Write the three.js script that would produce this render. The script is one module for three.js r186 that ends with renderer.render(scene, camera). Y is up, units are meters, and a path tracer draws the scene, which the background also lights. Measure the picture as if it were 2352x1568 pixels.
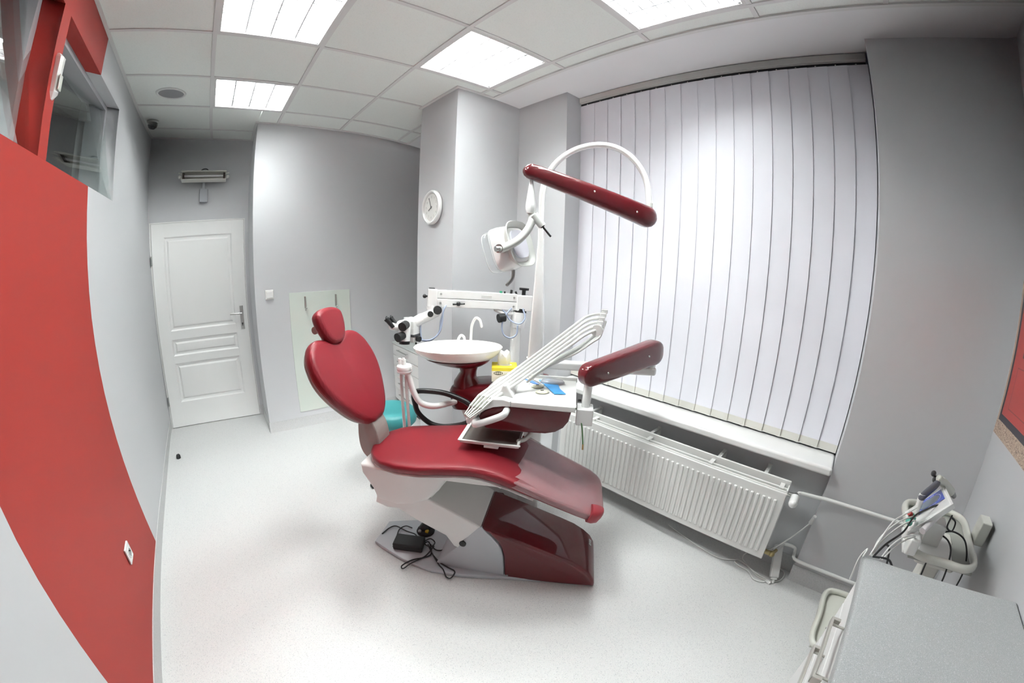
import * as THREE from 'three';
import { RoundedBoxGeometry } from 'three/addons/geometries/RoundedBoxGeometry.js';
import { mergeGeometries, toCreasedNormals, mergeVertices } from 'three/addons/utils/BufferGeometryUtils.js';
import { TessellateModifier } from 'three/addons/modifiers/TessellateModifier.js';
import { RectAreaLightUniformsLib } from 'three/addons/lights/RectAreaLightUniformsLib.js';

// ------------------------------------------------------------------ camera, sky, light level
const scene = new THREE.Scene();
const camera = new THREE.PerspectiveCamera(94.8733, 2352 / 1568, 0.02, 60);
camera.position.set(0, 1.617, 0);
camera.rotation.order = 'YXZ';
camera.rotation.set(-0.21739698, -0.72951764, 0.03091255);
camera.updateMatrixWorld(true);
const renderer = new THREE.WebGLRenderer({ antialias: true });
renderer.toneMapping = THREE.LinearToneMapping;
renderer.toneMappingExposure = 1.0;
renderer.shadowMap.enabled = true;
scene.background = new THREE.Color(0x0b0e16);          // night outside the blinds
RectAreaLightUniformsLib.init();
const LAMP = 64;                                        // radiance of the tubes' light in the ceiling fittings
const GLOW = 12;                                       // what the eye sees of the diffusing tray behind the louvres

const H = 2.826;                                        // ceiling height
const PI = Math.PI, V3 = (x, y, z) => new THREE.Vector3(x, y, z);

// ------------------------------------------------------------------ the room is built bowed
// The walls and everything along them swell like the sides of a barrel. The plan below is drawn with straight walls in metres
// and bow() gives the built place of each of its points; floor and ceiling stay flat.
const BX = [.7224,-.0364,.002,.2596,.0434,-.1284,.0334,-.0867,.0042,.0694,.007,.1197,.276,.2305,.008,.0297,.1014,.0681,-.0237,.0006,.0152,1.6219,.0577,-.3155,-.0466,.1944,-.0798,.034,.098,.0999,-.2215,.0732,.2537,.0091,.0452,-.0515,.3928,.3224,-.0107,-.2773,.0112,.035,-.0077,-.2443,-.2046,-.0651,-.103,-.0239,.1529,.0372,.0025,.0799,-.0164,-.0413,.0044,-.0028];
const BZ = [-1.6578,2.9942,-.4047,-.7544,-.0151,.1406,.0286,-.1391,.0464,.0738,-.0004,-.1167,-.5367,.1775,.4879,-.0909,.0369,.0456,.0472,-.0588,-.0132,-.0678,.0109,.2411,.0034,-.0818,-.0604,-.114,-.0417,-.0276,.3765,-.2061,-.3769,.1522,-.1211,.0135,-.0174,-.324,.0328,.3808,-.0268,.0909,.0847,-.1448,.2949,-.0249,.0446,.09,-.1911,.024,.0378,-.0092,-.0094,.0193,-.0445,.0047];
const BY = [.0333,-.0095,-.0129,-.0136,.0393,-.1305,-.1088,-.0506,-.0337,.0149,.0231,-.0495,-.0112,.1351,.0552,.0371,-.0124,-.0147,-.0313,.0051];
const clamp = (v, a, b) => Math.min(b, Math.max(a, v));
const smooth = (a, b, v) => { const t = clamp((v - a) / (b - a), 0, 1); return t * t * (3 - 2 * t); };
function bow(px, py, pz) {
  const x = clamp(px, -.74, 2.4), y = clamp(py, 0, H), z = clamp(pz, -4.4, .83);
  const u = (x - .9) / 1.6, v = (y - 1.4) / 1.4, w = (z + 1.8) / 2.6;
  let X = 0, Y = 0, Z = 0, a = 0, b = 0;
  for (let i = 0, ui = 1; i <= 5; i++, ui *= u)
    for (let j = 0, vj = ui; i + j <= 5; j++, vj *= v)
      for (let k = 0, m = vj; i + j + k <= 5; k++, m *= w) {
        X += BX[a] * m; Z += BZ[a] * m; a++;
        if (i + j + k <= 3) Y += BY[b++] * m;
      }
  X -= .6 * smooth(-.55, .1, z) * smooth(-.3, -.65, x);   // the corner by the entrance is roomy
  Z += .55 * smooth(.45, .8, z) * smooth(.6, .1, x);
  return [X + px - x, y + y * (H - y) * Y + py - y, Z + pz - z];
}

// ------------------------------------------------------------------ helpers
let seed = 7;
const rnd = () => { seed = (seed * 1664525 + 1013904223) >>> 0; return seed / 4294967296; };
const used = {};
function numbered(n) { if (!(n in used)) { used[n] = 0; return n; } return n + '_' + String(++used[n]).padStart(3, '0'); }
function thing(name, label, category, pos = [0, 0, 0], turn = 0, group) {
  const o = new THREE.Group(); o.name = numbered(name); o.position.set(...pos); o.rotation.y = turn; scene.add(o);
  o.userData = { label, category }; if (group) o.userData.group = group;
  return o;
}
function struct(name, pos = [0, 0, 0]) { const o = new THREE.Group(); o.name = numbered(name); o.position.set(...pos); o.userData = { kind: 'structure' }; scene.add(o); return o; }
function clean(g) {
  g = g.index ? g.toNonIndexed() : g;
  for (const k of Object.keys(g.attributes)) if (!['position', 'normal', 'uv'].includes(k)) g.deleteAttribute(k);
  if (!g.attributes.uv) g.setAttribute('uv', new THREE.BufferAttribute(new Float32Array(g.attributes.position.count * 2), 2));
  if (!g.attributes.normal) g.computeVertexNormals();
  g.clearGroups(); return g;
}
const join = (l) => l.length === 1 ? clean(l[0]) : mergeGeometries(l.map(clean), false);
function part(parent, name, geo, mat, label) {
  const m = new THREE.Mesh(join([].concat(geo)), mat); m.name = numbered(name); m.castShadow = m.receiveShadow = true;
  if (label) m.userData.label = label;
  parent.add(m); return m;
}
const at = (g, x, y, z) => g.translate(x, y, z);
const box = (x0, x1, y0, y1, z0, z1) => at(new THREE.BoxGeometry(x1 - x0, y1 - y0, z1 - z0), (x0 + x1) / 2, (y0 + y1) / 2, (z0 + z1) / 2);
const rbox = (x0, x1, y0, y1, z0, z1, r = .004, s = 2) => at(new RoundedBoxGeometry(x1 - x0, y1 - y0, z1 - z0, s, Math.min(r, (x1 - x0) / 2.01, (y1 - y0) / 2.01, (z1 - z0) / 2.01)), (x0 + x1) / 2, (y0 + y1) / 2, (z0 + z1) / 2);
function rod(a, b, r, r2 = r, n = 14) {
  const A = V3(...a), B = V3(...b), d = B.clone().sub(A), g = new THREE.CylinderGeometry(r2, r, d.length(), n, 1);
  g.applyQuaternion(new THREE.Quaternion().setFromUnitVectors(V3(0, 1, 0), d.clone().normalize()));
  const c = A.add(B).multiplyScalar(.5); return g.translate(c.x, c.y, c.z);
}
const ball = (p, r, n = 12, sy = 1) => new THREE.SphereGeometry(r, n, Math.ceil(n * .7)).scale(1, sy, 1).translate(...p);
function tube(pts, r, { closed = false, seg = pts.length * 6, n = 8, caps = true, tension = .5 } = {}) {
  const c = new THREE.CatmullRomCurve3(pts.map((p) => V3(...p)), closed, 'catmullrom', tension), g = [new THREE.TubeGeometry(c, seg, r, n, closed)];
  if (!closed && caps) for (const p of [pts[0], pts[pts.length - 1]]) g.push(ball(p, r * 1.0, Math.max(6, n)));
  return join(g);
}
const lathe = (prof, p = [0, 0, 0], n = 32) => new THREE.LatheGeometry(prof.map(([r, y]) => new THREE.Vector2(r, y)), n).translate(...p);
function shapeOf(pts, curve) {
  const s = new THREE.Shape();
  if (curve) { const c = new THREE.SplineCurve([...pts, pts[0]].map((p) => new THREE.Vector2(...p))); s.setFromPoints(c.getPoints(pts.length * 5)); }
  else s.setFromPoints(pts.map((p) => new THREE.Vector2(...p)));
  return s;
}
// outline in x, y pushed from z0 to z1, with a rounded rim
function prism(pts, z0, z1, bevel = .004, { curve = false, holes = [], seg = 3, crease = .7 } = {}) {
  const s = shapeOf(pts, curve); for (const h of holes) s.holes.push(new THREE.Path(shapeOf(h, false).getPoints()));
  const g = new THREE.ExtrudeGeometry(s, { depth: Math.max(1e-4, z1 - z0 - 2 * bevel), bevelEnabled: bevel > 0, bevelSize: bevel, bevelThickness: bevel, bevelOffset: -bevel, bevelSegments: seg, curveSegments: 10, steps: 1 });
  g.translate(0, 0, z0 + bevel); return toCreasedNormals(g, crease);
}
// outline in x, z pushed up from y0 to y1
const slab = (pts, y0, y1, bevel = .004, o = {}) => prism(pts.map(([x, z]) => [x, -z]), y0, y1, bevel, o).rotateX(-PI / 2);
// skin through rings of points
function loft(rings, { capA = true, capB = true, crease = 1.0 } = {}) {
  const n = rings[0].length, P = [], q = (a, b, c) => P.push(...a, ...b, ...c);
  const mid = (r) => r.reduce((s, p) => [s[0] + p[0] / n, s[1] + p[1] / n, s[2] + p[2] / n], [0, 0, 0]);
  for (let i = 0; i + 1 < rings.length; i++) for (let j = 0; j < n; j++) { const k = (j + 1) % n, A = rings[i], B = rings[i + 1]; q(A[j], A[k], B[k]); q(A[j], B[k], B[j]); }
  if (capA) { const c = mid(rings[0]); for (let j = 0; j < n; j++) q(c, rings[0][(j + 1) % n], rings[0][j]); }
  if (capB) { const R = rings[rings.length - 1], c = mid(R); for (let j = 0; j < n; j++) q(c, R[j], R[(j + 1) % n]); }
  const g = new THREE.BufferGeometry(); g.setAttribute('position', new THREE.Float32BufferAttribute(P, 3)); g.computeVertexNormals();
  return toCreasedNormals(g, crease);
}
const sgn = (v, e) => Math.sign(v) * Math.pow(Math.abs(v), e);
// ring of a cushion: centre (x, y), half width w along z, half thickness h along the normal of the run at angle a
function ring(x, y, w, h, a, { n = 36, e = .55, eh = .75, z = 0, low = 1 } = {}) {
  const r = []; for (let i = 0; i < n; i++) { const f = 2 * PI * i / n, k = Math.sin(f) < 0 ? low : 1, hh = h * sgn(Math.sin(f), eh * k), ww = w * sgn(Math.cos(f), e * k); r.push([x - Math.sin(a) * hh, y + Math.cos(a) * hh, z + ww]); }
  return r;
}
function orient(g, o, ex, ey, ez) { const m = new THREE.Matrix4().makeBasis(V3(...ex), V3(...ey), V3(...ez)); m.setPosition(...o); return g.applyMatrix4(m); }
const norm = (a) => { const l = Math.hypot(...a); return a.map((v) => v / l); }, cross = (a, b) => [a[1] * b[2] - a[2] * b[1], a[2] * b[0] - a[0] * b[2], a[0] * b[1] - a[1] * b[0]];
const lerp3 = (a, b, t) => a.map((v, i) => v + (b[i] - v) * t);

// ------------------------------------------------------------------ materials
const FLAT = new Set();                                                  // sashes that stay flat, leaning back a little at the top
const INMETRES = new Map();                                              // materials whose patterns are laid out in metres
function noiseTexture(size, f, srgb = true) {
  const d = new Uint8Array(size * size * 4); for (let i = 0; i < size * size; i++) { const c = f(i % size, Math.floor(i / size)); d.set([c[0], c[1], c[2], 255], i * 4); }
  const t = new THREE.DataTexture(d, size, size); t.wrapS = t.wrapT = THREE.RepeatWrapping; t.magFilter = THREE.LinearFilter; t.minFilter = THREE.LinearMipmapLinearFilter; t.generateMipmaps = true;
  if (srgb) t.colorSpace = THREE.SRGBColorSpace; t.needsUpdate = true; return t;
}
function flecks(base, spread, dots, size = 512, soft = 5) {
  const v = new Float32Array(size * size); for (let i = 0; i < v.length; i++) v[i] = (rnd() - .5) * soft;
  const D = new Int8Array(size * size).fill(-1);
  dots.forEach(([n, r], k) => { for (let i = 0; i < n; i++) { const cx = rnd() * size | 0, cy = rnd() * size | 0, R = r * (.6 + rnd() * .8); for (let y = -3; y <= 3; y++) for (let x = -3; x <= 3; x++) if (x * x + y * y * (1 + rnd()) < R * R) D[((cy + y + size) % size) * size + (cx + x + size) % size] = k; } });
  return noiseTexture(size, (x, y) => { const i = y * size + x, k = D[i], s = k < 0 ? [0, 0, 0] : dots[k][2]; return base.map((b, c) => clamp(b + s[c] + v[i] + (rnd() - .5) * spread, 0, 255)); });
}
const M = (c, rough = .6, o = {}) => { const { rgb, ...rest } = o; const m = new THREE.MeshPhysicalMaterial({ roughness: rough, ...rest }); if (Array.isArray(c)) m.color.setRGB(...c); else m.color.set(c); return m; };
const paintBump = noiseTexture(256, () => { const v = 118 + rnd() * 20; return [v, v, v]; }, false);
const wallPaint = M([.585, .59, .605], .55, { bumpMap: paintBump, bumpScale: .0006 }); INMETRES.set(wallPaint, .35);
const redPaint = M([.335, .024, .017], .6, { specularIntensity: .4, bumpMap: paintBump, bumpScale: .0006 }); INMETRES.set(redPaint, .35);
const floorVinyl = M(0xffffff, .38, { map: flecks([213, 213, 212], 5, [[5200, 1.2, [-18, -17, -15]], [2600, 1.1, [-36, -35, -32]], [2600, 1.3, [10, 10, 10]]]) }); INMETRES.set(floorVinyl, .55);
const coveVinyl = M(0xffffff, .45, { map: flecks([196, 196, 196], 5, [[5200, 1.2, [-16, -15, -13]], [2600, 1.1, [-32, -31, -28]], [2600, 1.3, [12, 12, 12]]]) }); INMETRES.set(coveVinyl, .55);
const counterLaminate = M(0xffffff, .42, { map: flecks([164, 166, 166], 6, [[9000, 1.2, [-18, -15, -14]], [6000, 1.1, [18, 18, 18]], [2600, 1.3, [28, 28, 30]]]) }); INMETRES.set(counterLaminate, .3);
const tileMat = M(0xffffff, .9, { map: flecks([240, 243, 239], 3, [[3000, 1, [-7, -7, -7]]], 256, 3), bumpMap: paintBump, bumpScale: .001 }); INMETRES.set(tileMat, .4);
const gridMat = M([.74, .73, .72], .5), plaster = M([.84, .83, .84], .85);
const white = M([.80, .80, .78], .35, { clearcoat: .25, clearcoatRoughness: .3 }), whiteMatt = M([.78, .78, .77], .6), whiteGloss = M([.84, .84, .83], .14, { clearcoat: .6, clearcoatRoughness: .06 });
const doorWhite = M([.88, .88, .865], .4), ivory = M([.82, .81, .75], .4), beigeWhite = M([.79, .77, .755], .38);
const maroon = M([.098, .005, .0085], .35, { specularIntensity: .25, clearcoat: .8, clearcoatRoughness: .03 });
const leather = M([.185, .010, .0165], .44, { specularIntensity: .6, clearcoat: .12, clearcoatRoughness: .38, bumpMap: noiseTexture(128, () => { const v = 100 + rnd() * 60; return [v, v, v]; }, false), bumpScale: .0004 }); INMETRES.set(leather, .05);
const greyPaint = M([.47, .49, .52], .4, { metalness: .1, clearcoat: .3 }), greyShell = M([.32, .29, .27], .5), paleGrey = M([.66, .67, .64], .5), darkGrey = M([.05, .05, .055], .6), unlitShade = M([.012, .012, .013], .8);
const black = M([.012, .012, .013], .4), blackSoft = M([.016, .016, .017], .6), rubber = M([.02, .02, .022], .75);
const chrome = M([.62, .62, .6], .22, { metalness: 1 }), steel = M([.5, .5, .49], .35, { metalness: .9 }), brushed = M([.42, .41, .38], .35, { metalness: .8 });
const teal = M([.045, .30, .31], .45, { clearcoat: .2, clearcoatRoughness: .4 });
const louvreMetal = M([.86, .86, .87], .22, { metalness: .85 });
const windowGlass = M([.92, .96, .95], .02, { transmission: 1, thickness: 0, ior: 1.5 }), clearPlastic = M([.97, .98, .98], .05, { transmission: 1, thickness: 0, ior: 1.45, specularIntensity: .8 });
const slatCloth = M([.80, .80, .86], .85), hemCloth = M([.70, .69, .64], .8), hoseWhite = M([.74, .74, .72], .4), cableBlack = M([.014, .014, .016], .55), cableWhite = M([.72, .72, .70], .5), cableBlue = M([.33, .38, .50], .4);
const glowMat = new THREE.MeshStandardMaterial({ color: 0xffffff, emissive: new THREE.Color(1, 1, 1), emissiveIntensity: GLOW, roughness: .8 });
const frameGrey = M([.40, .40, .42], .5), greenGlass = M([.70, .76, .70], .12, { clearcoat: .8, clearcoatRoughness: .05 });

// ------------------------------------------------------------------ the shell of the room
// a wall block in two courses, the joint at ceiling height
const wb = (x0, x1, y0, y1, z0, z1) => y1 > H + .05 && y0 < H ? join([box(x0, x1, y0, H, z0, z1), box(x0, x1, H, y1, z0, z1)]) : box(x0, x1, y0, y1, z0, z1);
const XL = -.713, XR = 2.078, ZD = -4.30, ZP = -3.735, ZR = .81;
{
  const f = struct('floor'); part(f, 'vinyl_flooring', box(-.95, 2.5, -.1, 0, -4.5, 1.0), floorVinyl);
  const c = struct('ceiling');
  part(c, 'slab', box(-.95, 2.5, 2.96, 3.06, -4.5, 1.0), plaster);
  part(c, 'plaster_strip', box(1.812, 2.5, H, H + .12, -4.5, 1.0), plaster);
  const xs = [XL, -.119, .481, 1.081, 1.681, 1.80], zs = [ZD, -4.0, -3.4, -2.8, -2.2, -1.6, -1.0, -.4, .2, ZR];
  const lights = new Set(['1,4', '1,2', '3,4', '3,6', '1,6']);
  for (let i = 0; i < 5; i++) for (let k = 0; k < 9; k++) {
    if (lights.has(i + ',' + k)) continue;
    let [x0, x1, z0, z1] = [xs[i], xs[i + 1], zs[k], zs[k + 1]];
    if (x0 > .2 && z0 < ZP) { if (z1 <= ZP) continue; z0 = ZP; }
    if (i === 1 && k === 0) x1 = .30;
    if (i === 1 && k === 1) { part(c, 'tile', box(x0 + .003, .297, H + .004, H + .016, z0 + .003, z1 - .003), tileMat); part(c, 'tile', box(.303, x1 - .003, H + .004, H + .016, ZP, z1 - .003), tileMat); continue; }
    part(c, 'tile', box(x0 + .003, x1 - .003, H + .004 + rnd() * .0015, H + .016, z0 + .003, z1 - .003), tileMat);
  }
  const w = .012;
  for (const x of [-.119, .481, 1.081, 1.681]) part(c, 'grid_runner', box(x - w, x + w, H, H + .03, x > .2 ? ZP : ZD, ZR), gridMat);
  for (let i = 0; i < 5; i++) for (const z of zs.slice(1, -1)) { if (xs[i] > .2 && z < ZP) continue; const x1 = i === 1 && z < ZP ? .3 : xs[i + 1]; part(c, 'grid_bar', box(xs[i] + w, x1 - w, H + .001, H + .028, z - w, z + w), gridMat); }
  part(c, 'edge_profile', box(1.788, 1.812, H - .004, H + .03, ZP, ZR), gridMat);
  part(c, 'wall_angle', box(XL, XL + .022, H - .003, H + .012, ZD, ZR), gridMat);
  part(c, 'wall_angle', box(XL + .022, .30, H - .003, H + .012, ZD, ZD + .022), gridMat);
  part(c, 'wall_angle', box(.30, 1.80, H - .003, H + .012, ZP, ZP + .022), gridMat);
  part(c, 'wall_angle', box(.278, .30, H - .003, H + .012, ZD + .022, ZP + .022), gridMat);
  part(c, 'wall_angle', [box(1.466, 1.488, H - .003, H + .01, -2.85, -2.288), box(1.488, 1.79, H - .003, H + .01, -2.31, -2.288)], gridMat);
}
// left wall: painted red between z = -2.278 and z = -1, with an opening to the next room
const OY0 = 2.04, OY1 = 2.618, OZ0 = -2.845, OZ1 = -.75, RZ0 = -2.278, RZ1 = -1.0;
{
  const w = struct('wall_left'), x0 = -.87, T = 2.97;
  part(w, 'grey_paint', [wb(x0, XL, 0, T, ZD - .2, OZ0), wb(x0, XL, 0, OY0, OZ0, RZ0), wb(x0, XL, OY1, T, OZ0, RZ0), wb(x0, XL, 0, OY0, RZ1, 1.0), wb(x0, XL, OY1, T, RZ1, 1.0), wb(x0, XL, OY0, OY1, OZ1, 1.0)], wallPaint);
  part(w, 'red_paint', [wb(x0, XL, 0, OY0, RZ0, RZ1), wb(x0, XL, OY1, T, RZ0, RZ1)], redPaint, 'red painted stretch of the wall');
  part(w, 'mullion', box(-.87, XL + .001, OY0, OY1, -1.682, -1.597), redPaint, 'red mullion between two panes');
  const win = struct('window_2');
  const fr = (z0, z1) => { const a = -.84, b = -.772, t = .04; return [box(a, b, OY0, OY0 + .028, z0, z1), box(a, b, OY1 - .03, OY1, z0, z1), box(a, b, OY0 + .028, OY1 - .03, z0, z0 + t), box(a, b, OY0 + .028, OY1 - .03, z1 - t, z1)]; };
  part(win, 'window_frame', fr(OZ0, -1.682), frameGrey); part(win, 'window_frame', fr(-1.597, OZ1), frameGrey);
  for (const [a, b] of [[OZ0 + .003, -1.685], [-1.594, OZ1 - .003]]) FLAT.add(part(win, 'pane', box(-.826, -.820, OY0 + .003, OY1 - .003, a, b), windowGlass));
  const n = struct('wall_adjoining'); // the dark room next door, its darkness put into a near-black colour
  part(n, 'shade_dark_wall', [box(-2.1, -2.0, 1.2, 3.0, -4.4, 0), box(-2.0, -.87, 1.1, 1.2, -4.4, 0), box(-2.0, -.87, 2.97, 3.05, -4.4, 0), box(-2.0, -.87, 1.2, 2.97, -4.5, -4.4), box(-2.0, -.87, 1.2, 2.97, 0, .1)], unlitShade);
}
{ // far wall with the door, the wall that stands forward of it, the column, the window wall
  let w = struct('wall_back');
  part(w, 'wall_surface', [wb(XL - .1, -.70, 0, 2.97, ZD - .15, ZD), wb(.262, .32, 0, 2.97, ZD - .15, ZD), wb(-.70, .262, 2.03, 2.97, ZD - .15, ZD)], wallPaint);
  part(w, 'gap_shade', box(-.72, .28, 0, 2.05, ZD - .16, ZD - .12), darkGrey);  // dark sheet standing in for the shade round the door leaf
  w = struct('wall_partition'); part(w, 'wall_surface', wb(.30, 2.5, 0, 2.97, ZD - .15, ZP), wallPaint);
  w = struct('column'); part(w, 'wall_surface', wb(1.488, XR + .02, 0, 2.97, -2.83, -2.31), wallPaint);
  w = struct('wall_window');
  part(w, 'wall_surface', [wb(XR, 2.5, 0, 2.97, ZP, -1.82), wb(XR, 2.5, 0, 2.97, .085, 1.0)], wallPaint);
  part(w, 'recessed_wall', box(2.15, 2.5, 0, .70, -1.82, .085), wallPaint);
  w = struct('wall_rear'); part(w, 'wall_surface', wb(-1.0, 2.5, 0, 2.97, ZR, 1.0), wallPaint);
  const b = (n, g) => { const s = struct(n); part(s, 'cove', g, coveVinyl); };
  b('baseboard_left', box(XL, XL + .006, 0, .088, ZD, ZR));
  b('baseboard_back', [box(.258, .30, 0, .1, ZD, ZD + .006), box(.294, .30, 0, .1, ZD, ZP), box(.294, XR, 0, .1, ZP, ZP + .006)]);
  b('baseboard_column', [box(1.482, 1.488, 0, .1, -2.83, -2.304), box(1.488, XR, 0, .1, -2.31, -2.304)]);
  b('baseboard_window', [box(XR - .006, XR, 0, .11, -2.304, -1.82), box(XR - .006, XR, 0, .11, .079, ZR), box(2.144, 2.15, 0, .11, -1.82, .085), box(XR, 2.144, 0, .11, .079, .085)]);
  b('baseboard_rear', box(-.3, XR, 0, .1, ZR - .006, ZR));
}
{ // the window behind the blinds, its sill
  const w = struct('window_1');
  part(w, 'window_frame', [box(2.36, 2.42, .70, .78, -1.82, .085), box(2.36, 2.42, 2.76, H, -1.82, .085), box(2.36, 2.42, .78, 2.76, -1.82, -1.75), box(2.36, 2.42, .78, 2.76, .015, .085), box(2.36, 2.42, .78, 2.76, -.91, -.83)], white);
  part(w, 'pane', box(2.385, 2.391, .77, 2.77, -1.76, -.9), windowGlass); part(w, 'pane', box(2.385, 2.391, .77, 2.77, -.84, .02), windowGlass);
  const s = struct('windowsill'); part(s, 'board', rbox(2.035, 2.36, .70, .745, -1.818, .083, .014, 4), whiteGloss);
}
{ // door
  const d = struct('door_1', [0, 0, 0]), z0 = ZD - .03, z1 = ZD + .012, L = -.69, R = .252, B = .006, T = 2.018;
  part(d, 'door_frame', [box(-.705, L - .002, 0, 2.03, ZD - .05, ZD + .004), box(R + .002, .262, 0, 2.03, ZD - .05, ZD + .004), box(-.705, .262, T + .002, 2.03, ZD - .05, ZD + .004)], doorWhite);
  // stiles and rails round three raised fields
  const fx0 = -.565, fx1 = .122, F = [[.26, .655], [.735, .895], [.985, 1.885]];
  const ys = [B, ...F.flat(), T], bars = [rbox(L, fx0, B, T, z0, z1, .003), rbox(fx1, R, B, T, z0, z1, .003)];
  for (let i = 0; i < ys.length; i += 2) bars.push(rbox(fx0 - .003, fx1 + .003, ys[i], ys[i + 1], z0, z1 - .0002, .003));
  const leaf = part(d, 'door_leaf', bars, doorWhite);
  for (const [a, b] of F) { // moulded field: sloped rim, flat centre
    const r0 = [[fx0, a], [fx1, a], [fx1, b], [fx0, b]], ins = (k) => [[fx0 + k, a + k], [fx1 - k, a + k], [fx1 - k, b - k], [fx0 + k, b - k]];
    const R3 = (k, z) => ins(k).map(([x, y]) => [x, y, z]);
    part(d, 'door_panel', loft([R3(0, z1 - .002), R3(.012, z1 - .012), R3(.028, z1 - .014), R3(.045, z1 - .004), R3(.055, z1 - .003)], { capA: false, crease: .3 }), doorWhite);
  }
  const hz = z1;
  const h = part(d, 'door_handle', [rbox(.172, .208, .925, 1.165, hz, hz + .008, .003), rod([.19, 1.09, hz + .006], [.19, 1.09, hz + .05], .009), tube([[.19, 1.09, hz + .05], [.12, 1.092, hz + .052], [.075, 1.092, hz + .05]], .009)], steel, 'brushed steel lever on a long plate');
  part(h, 'keyhole', [rod([.19, .985, hz + .007], [.19, .985, hz + .0095], .008), rbox(.186, .194, .962, .985, hz + .007, hz + .0095, .001)], blackSoft);
  for (const y of [.24, 1.63]) part(d, 'hinge', [rod([L - .004, y, z1 + .004], [L - .004, y + .09, z1 + .004], .007)], steel);
}
// ------------------------------------------------------------------ ceiling lights
function ceilingLight(i, k, label) {
  const cx = [-.713, -.119, .481, 1.081, 1.681][i] + .3, cz = [-4.3, -4.0, -3.4, -2.8, -2.2, -1.6, -1.0, -.4][k] + .3;
  const t = thing('ceiling_light', label, 'ceiling light', [cx, H, cz], 0), a = .288, d = .272;
  part(t, 'frame', [box(-a, a, 0, .02, -a, -d), box(-a, a, 0, .02, d, a), box(-a, -d, 0, .02, -d, d), box(d, a, 0, .02, -d, d)], gridMat);
  part(t, 'housing', [box(-a, a, .1, .108, -a, a), box(-a, -a + .006, .02, .1, -a, a), box(a - .006, a, .02, .1, -a, a), box(-a, a, .02, .1, -a, -a + .006), box(-a, a, .02, .1, a - .006, a)], whiteMatt);
  const glow = part(t, 'diffuser', box(-d, d, .072, .078, -d, d), glowMat);
  for (const x of [-.136, 0, .136]) part(t, 'louvre_strip', prism([[x - .004, .006], [x + .004, .006], [x + .013, .043], [x - .013, .043]], -d, d, 0), louvreMetal);
  for (let n = 0; n < 8; n++) { const z = -d + (n + .5) * (2 * d / 8); part(t, 'louvre_blade', prism([[z - .003, .007], [z + .003, .007], [z + .009, .042], [z - .009, .042]], -d, d, 0).rotateY(-PI / 2), louvreMetal); }
  for (const z of [d - .01, .01 - d]) part(t, 'screw', rod([d - .01, -.001, z], [d - .01, .006, z], .007), chrome);
  const p = bow(cx, H, cz), q = bow(cx + .27, H, cz), r = bow(cx, H, cz + .27), wx = Math.hypot(q[0] - p[0], q[2] - p[2]) * 2, wz = Math.hypot(r[0] - p[0], r[2] - p[2]) * 2;
  const l = new THREE.RectAreaLight(0xf4fbf8, LAMP, wx * .97, wz * .97); l.name = 'tube_light';
  l.position.set(p[0], H + .066, p[2]); l.rotation.order = 'YXZ'; l.rotation.set(-PI / 2, Math.atan2(-(q[2] - p[2]), q[0] - p[0]), 0); scene.add(l);
}
ceilingLight(1, 4, 'bright louvred ceiling light running off the top edge left of centre');
ceilingLight(1, 2, 'small-looking bright square ceiling light near the door end of the room');
ceilingLight(3, 4, 'louvred square ceiling light close to the white-lit column top');
ceilingLight(3, 6, 'louvred ceiling light with reddish reflections in its blades above the blinds');
ceilingLight(1, 6, 'unseen louvred square ceiling light overhead, out of view, lighting the near floor');  // out of view above, placed to light the foreground floor

// ------------------------------------------------------------------ vertical blinds
{
  const t = thing('vertical_blind', 'white vertical fabric blind covering the whole window', 'blind', [2.235, 0, -.87]);
  part(t, 'head_rail', [rbox(-.022, .022, 2.782, 2.822, -.945, .945, .004), box(-.014, .014, 2.775, 2.783, -.94, .94)], M([.52, .52, .50], .4, { metalness: .3 }));
  part(t, 'rail_gap_shade', box(-.006, .006, 2.768, 2.776, -.94, .94), blackSoft);  // black strip painted where shade falls under the rail
  const N = 17, p = 1.885 / N;
  for (let i = 0; i < N; i++) {
    const z = -.9425 + (i + .5) * p, a = -.055 + (rnd() - .5) * .03, ca = Math.cos(a), sa = Math.sin(a), w = .0635, r = [];
    const pl = (y0, y1, th, bul) => { const pts = []; for (let s = 0; s <= 6; s++) { const q = (s / 3 - 1) * w; pts.push([q, bul * (1 - (s / 3 - 1) ** 2)]); } const out = [...pts.map(([q, d]) => [q, d + th / 2]), ...pts.reverse().map(([q, d]) => [q, d - th / 2])]; return slab(out.map(([q, d]) => [-d * ca + q * sa, z + q * ca + d * sa]), y0, y1, 0, {}); };
    const s = part(t, 'slat', pl(.757, 2.762, .0012, .0015), slatCloth);
    part(s, 'weight', pl(.755, .80, .0035, .0015), hemCloth);
    part(s, 'hook', rod([0, 2.76, z], [0, 2.78, z], .004), white);
  }
  const c = []; for (let i = 0; i < N - 1; i++) { const z = -.9425 + (i + 1) * p; c.push(tube([[-.012, .765, z - .03], [-.013, .758, z], [-.012, .765, z + .03]], .0012, { n: 4, caps: false })); }
  part(t, 'bead_chain', c, white);
}
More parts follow.
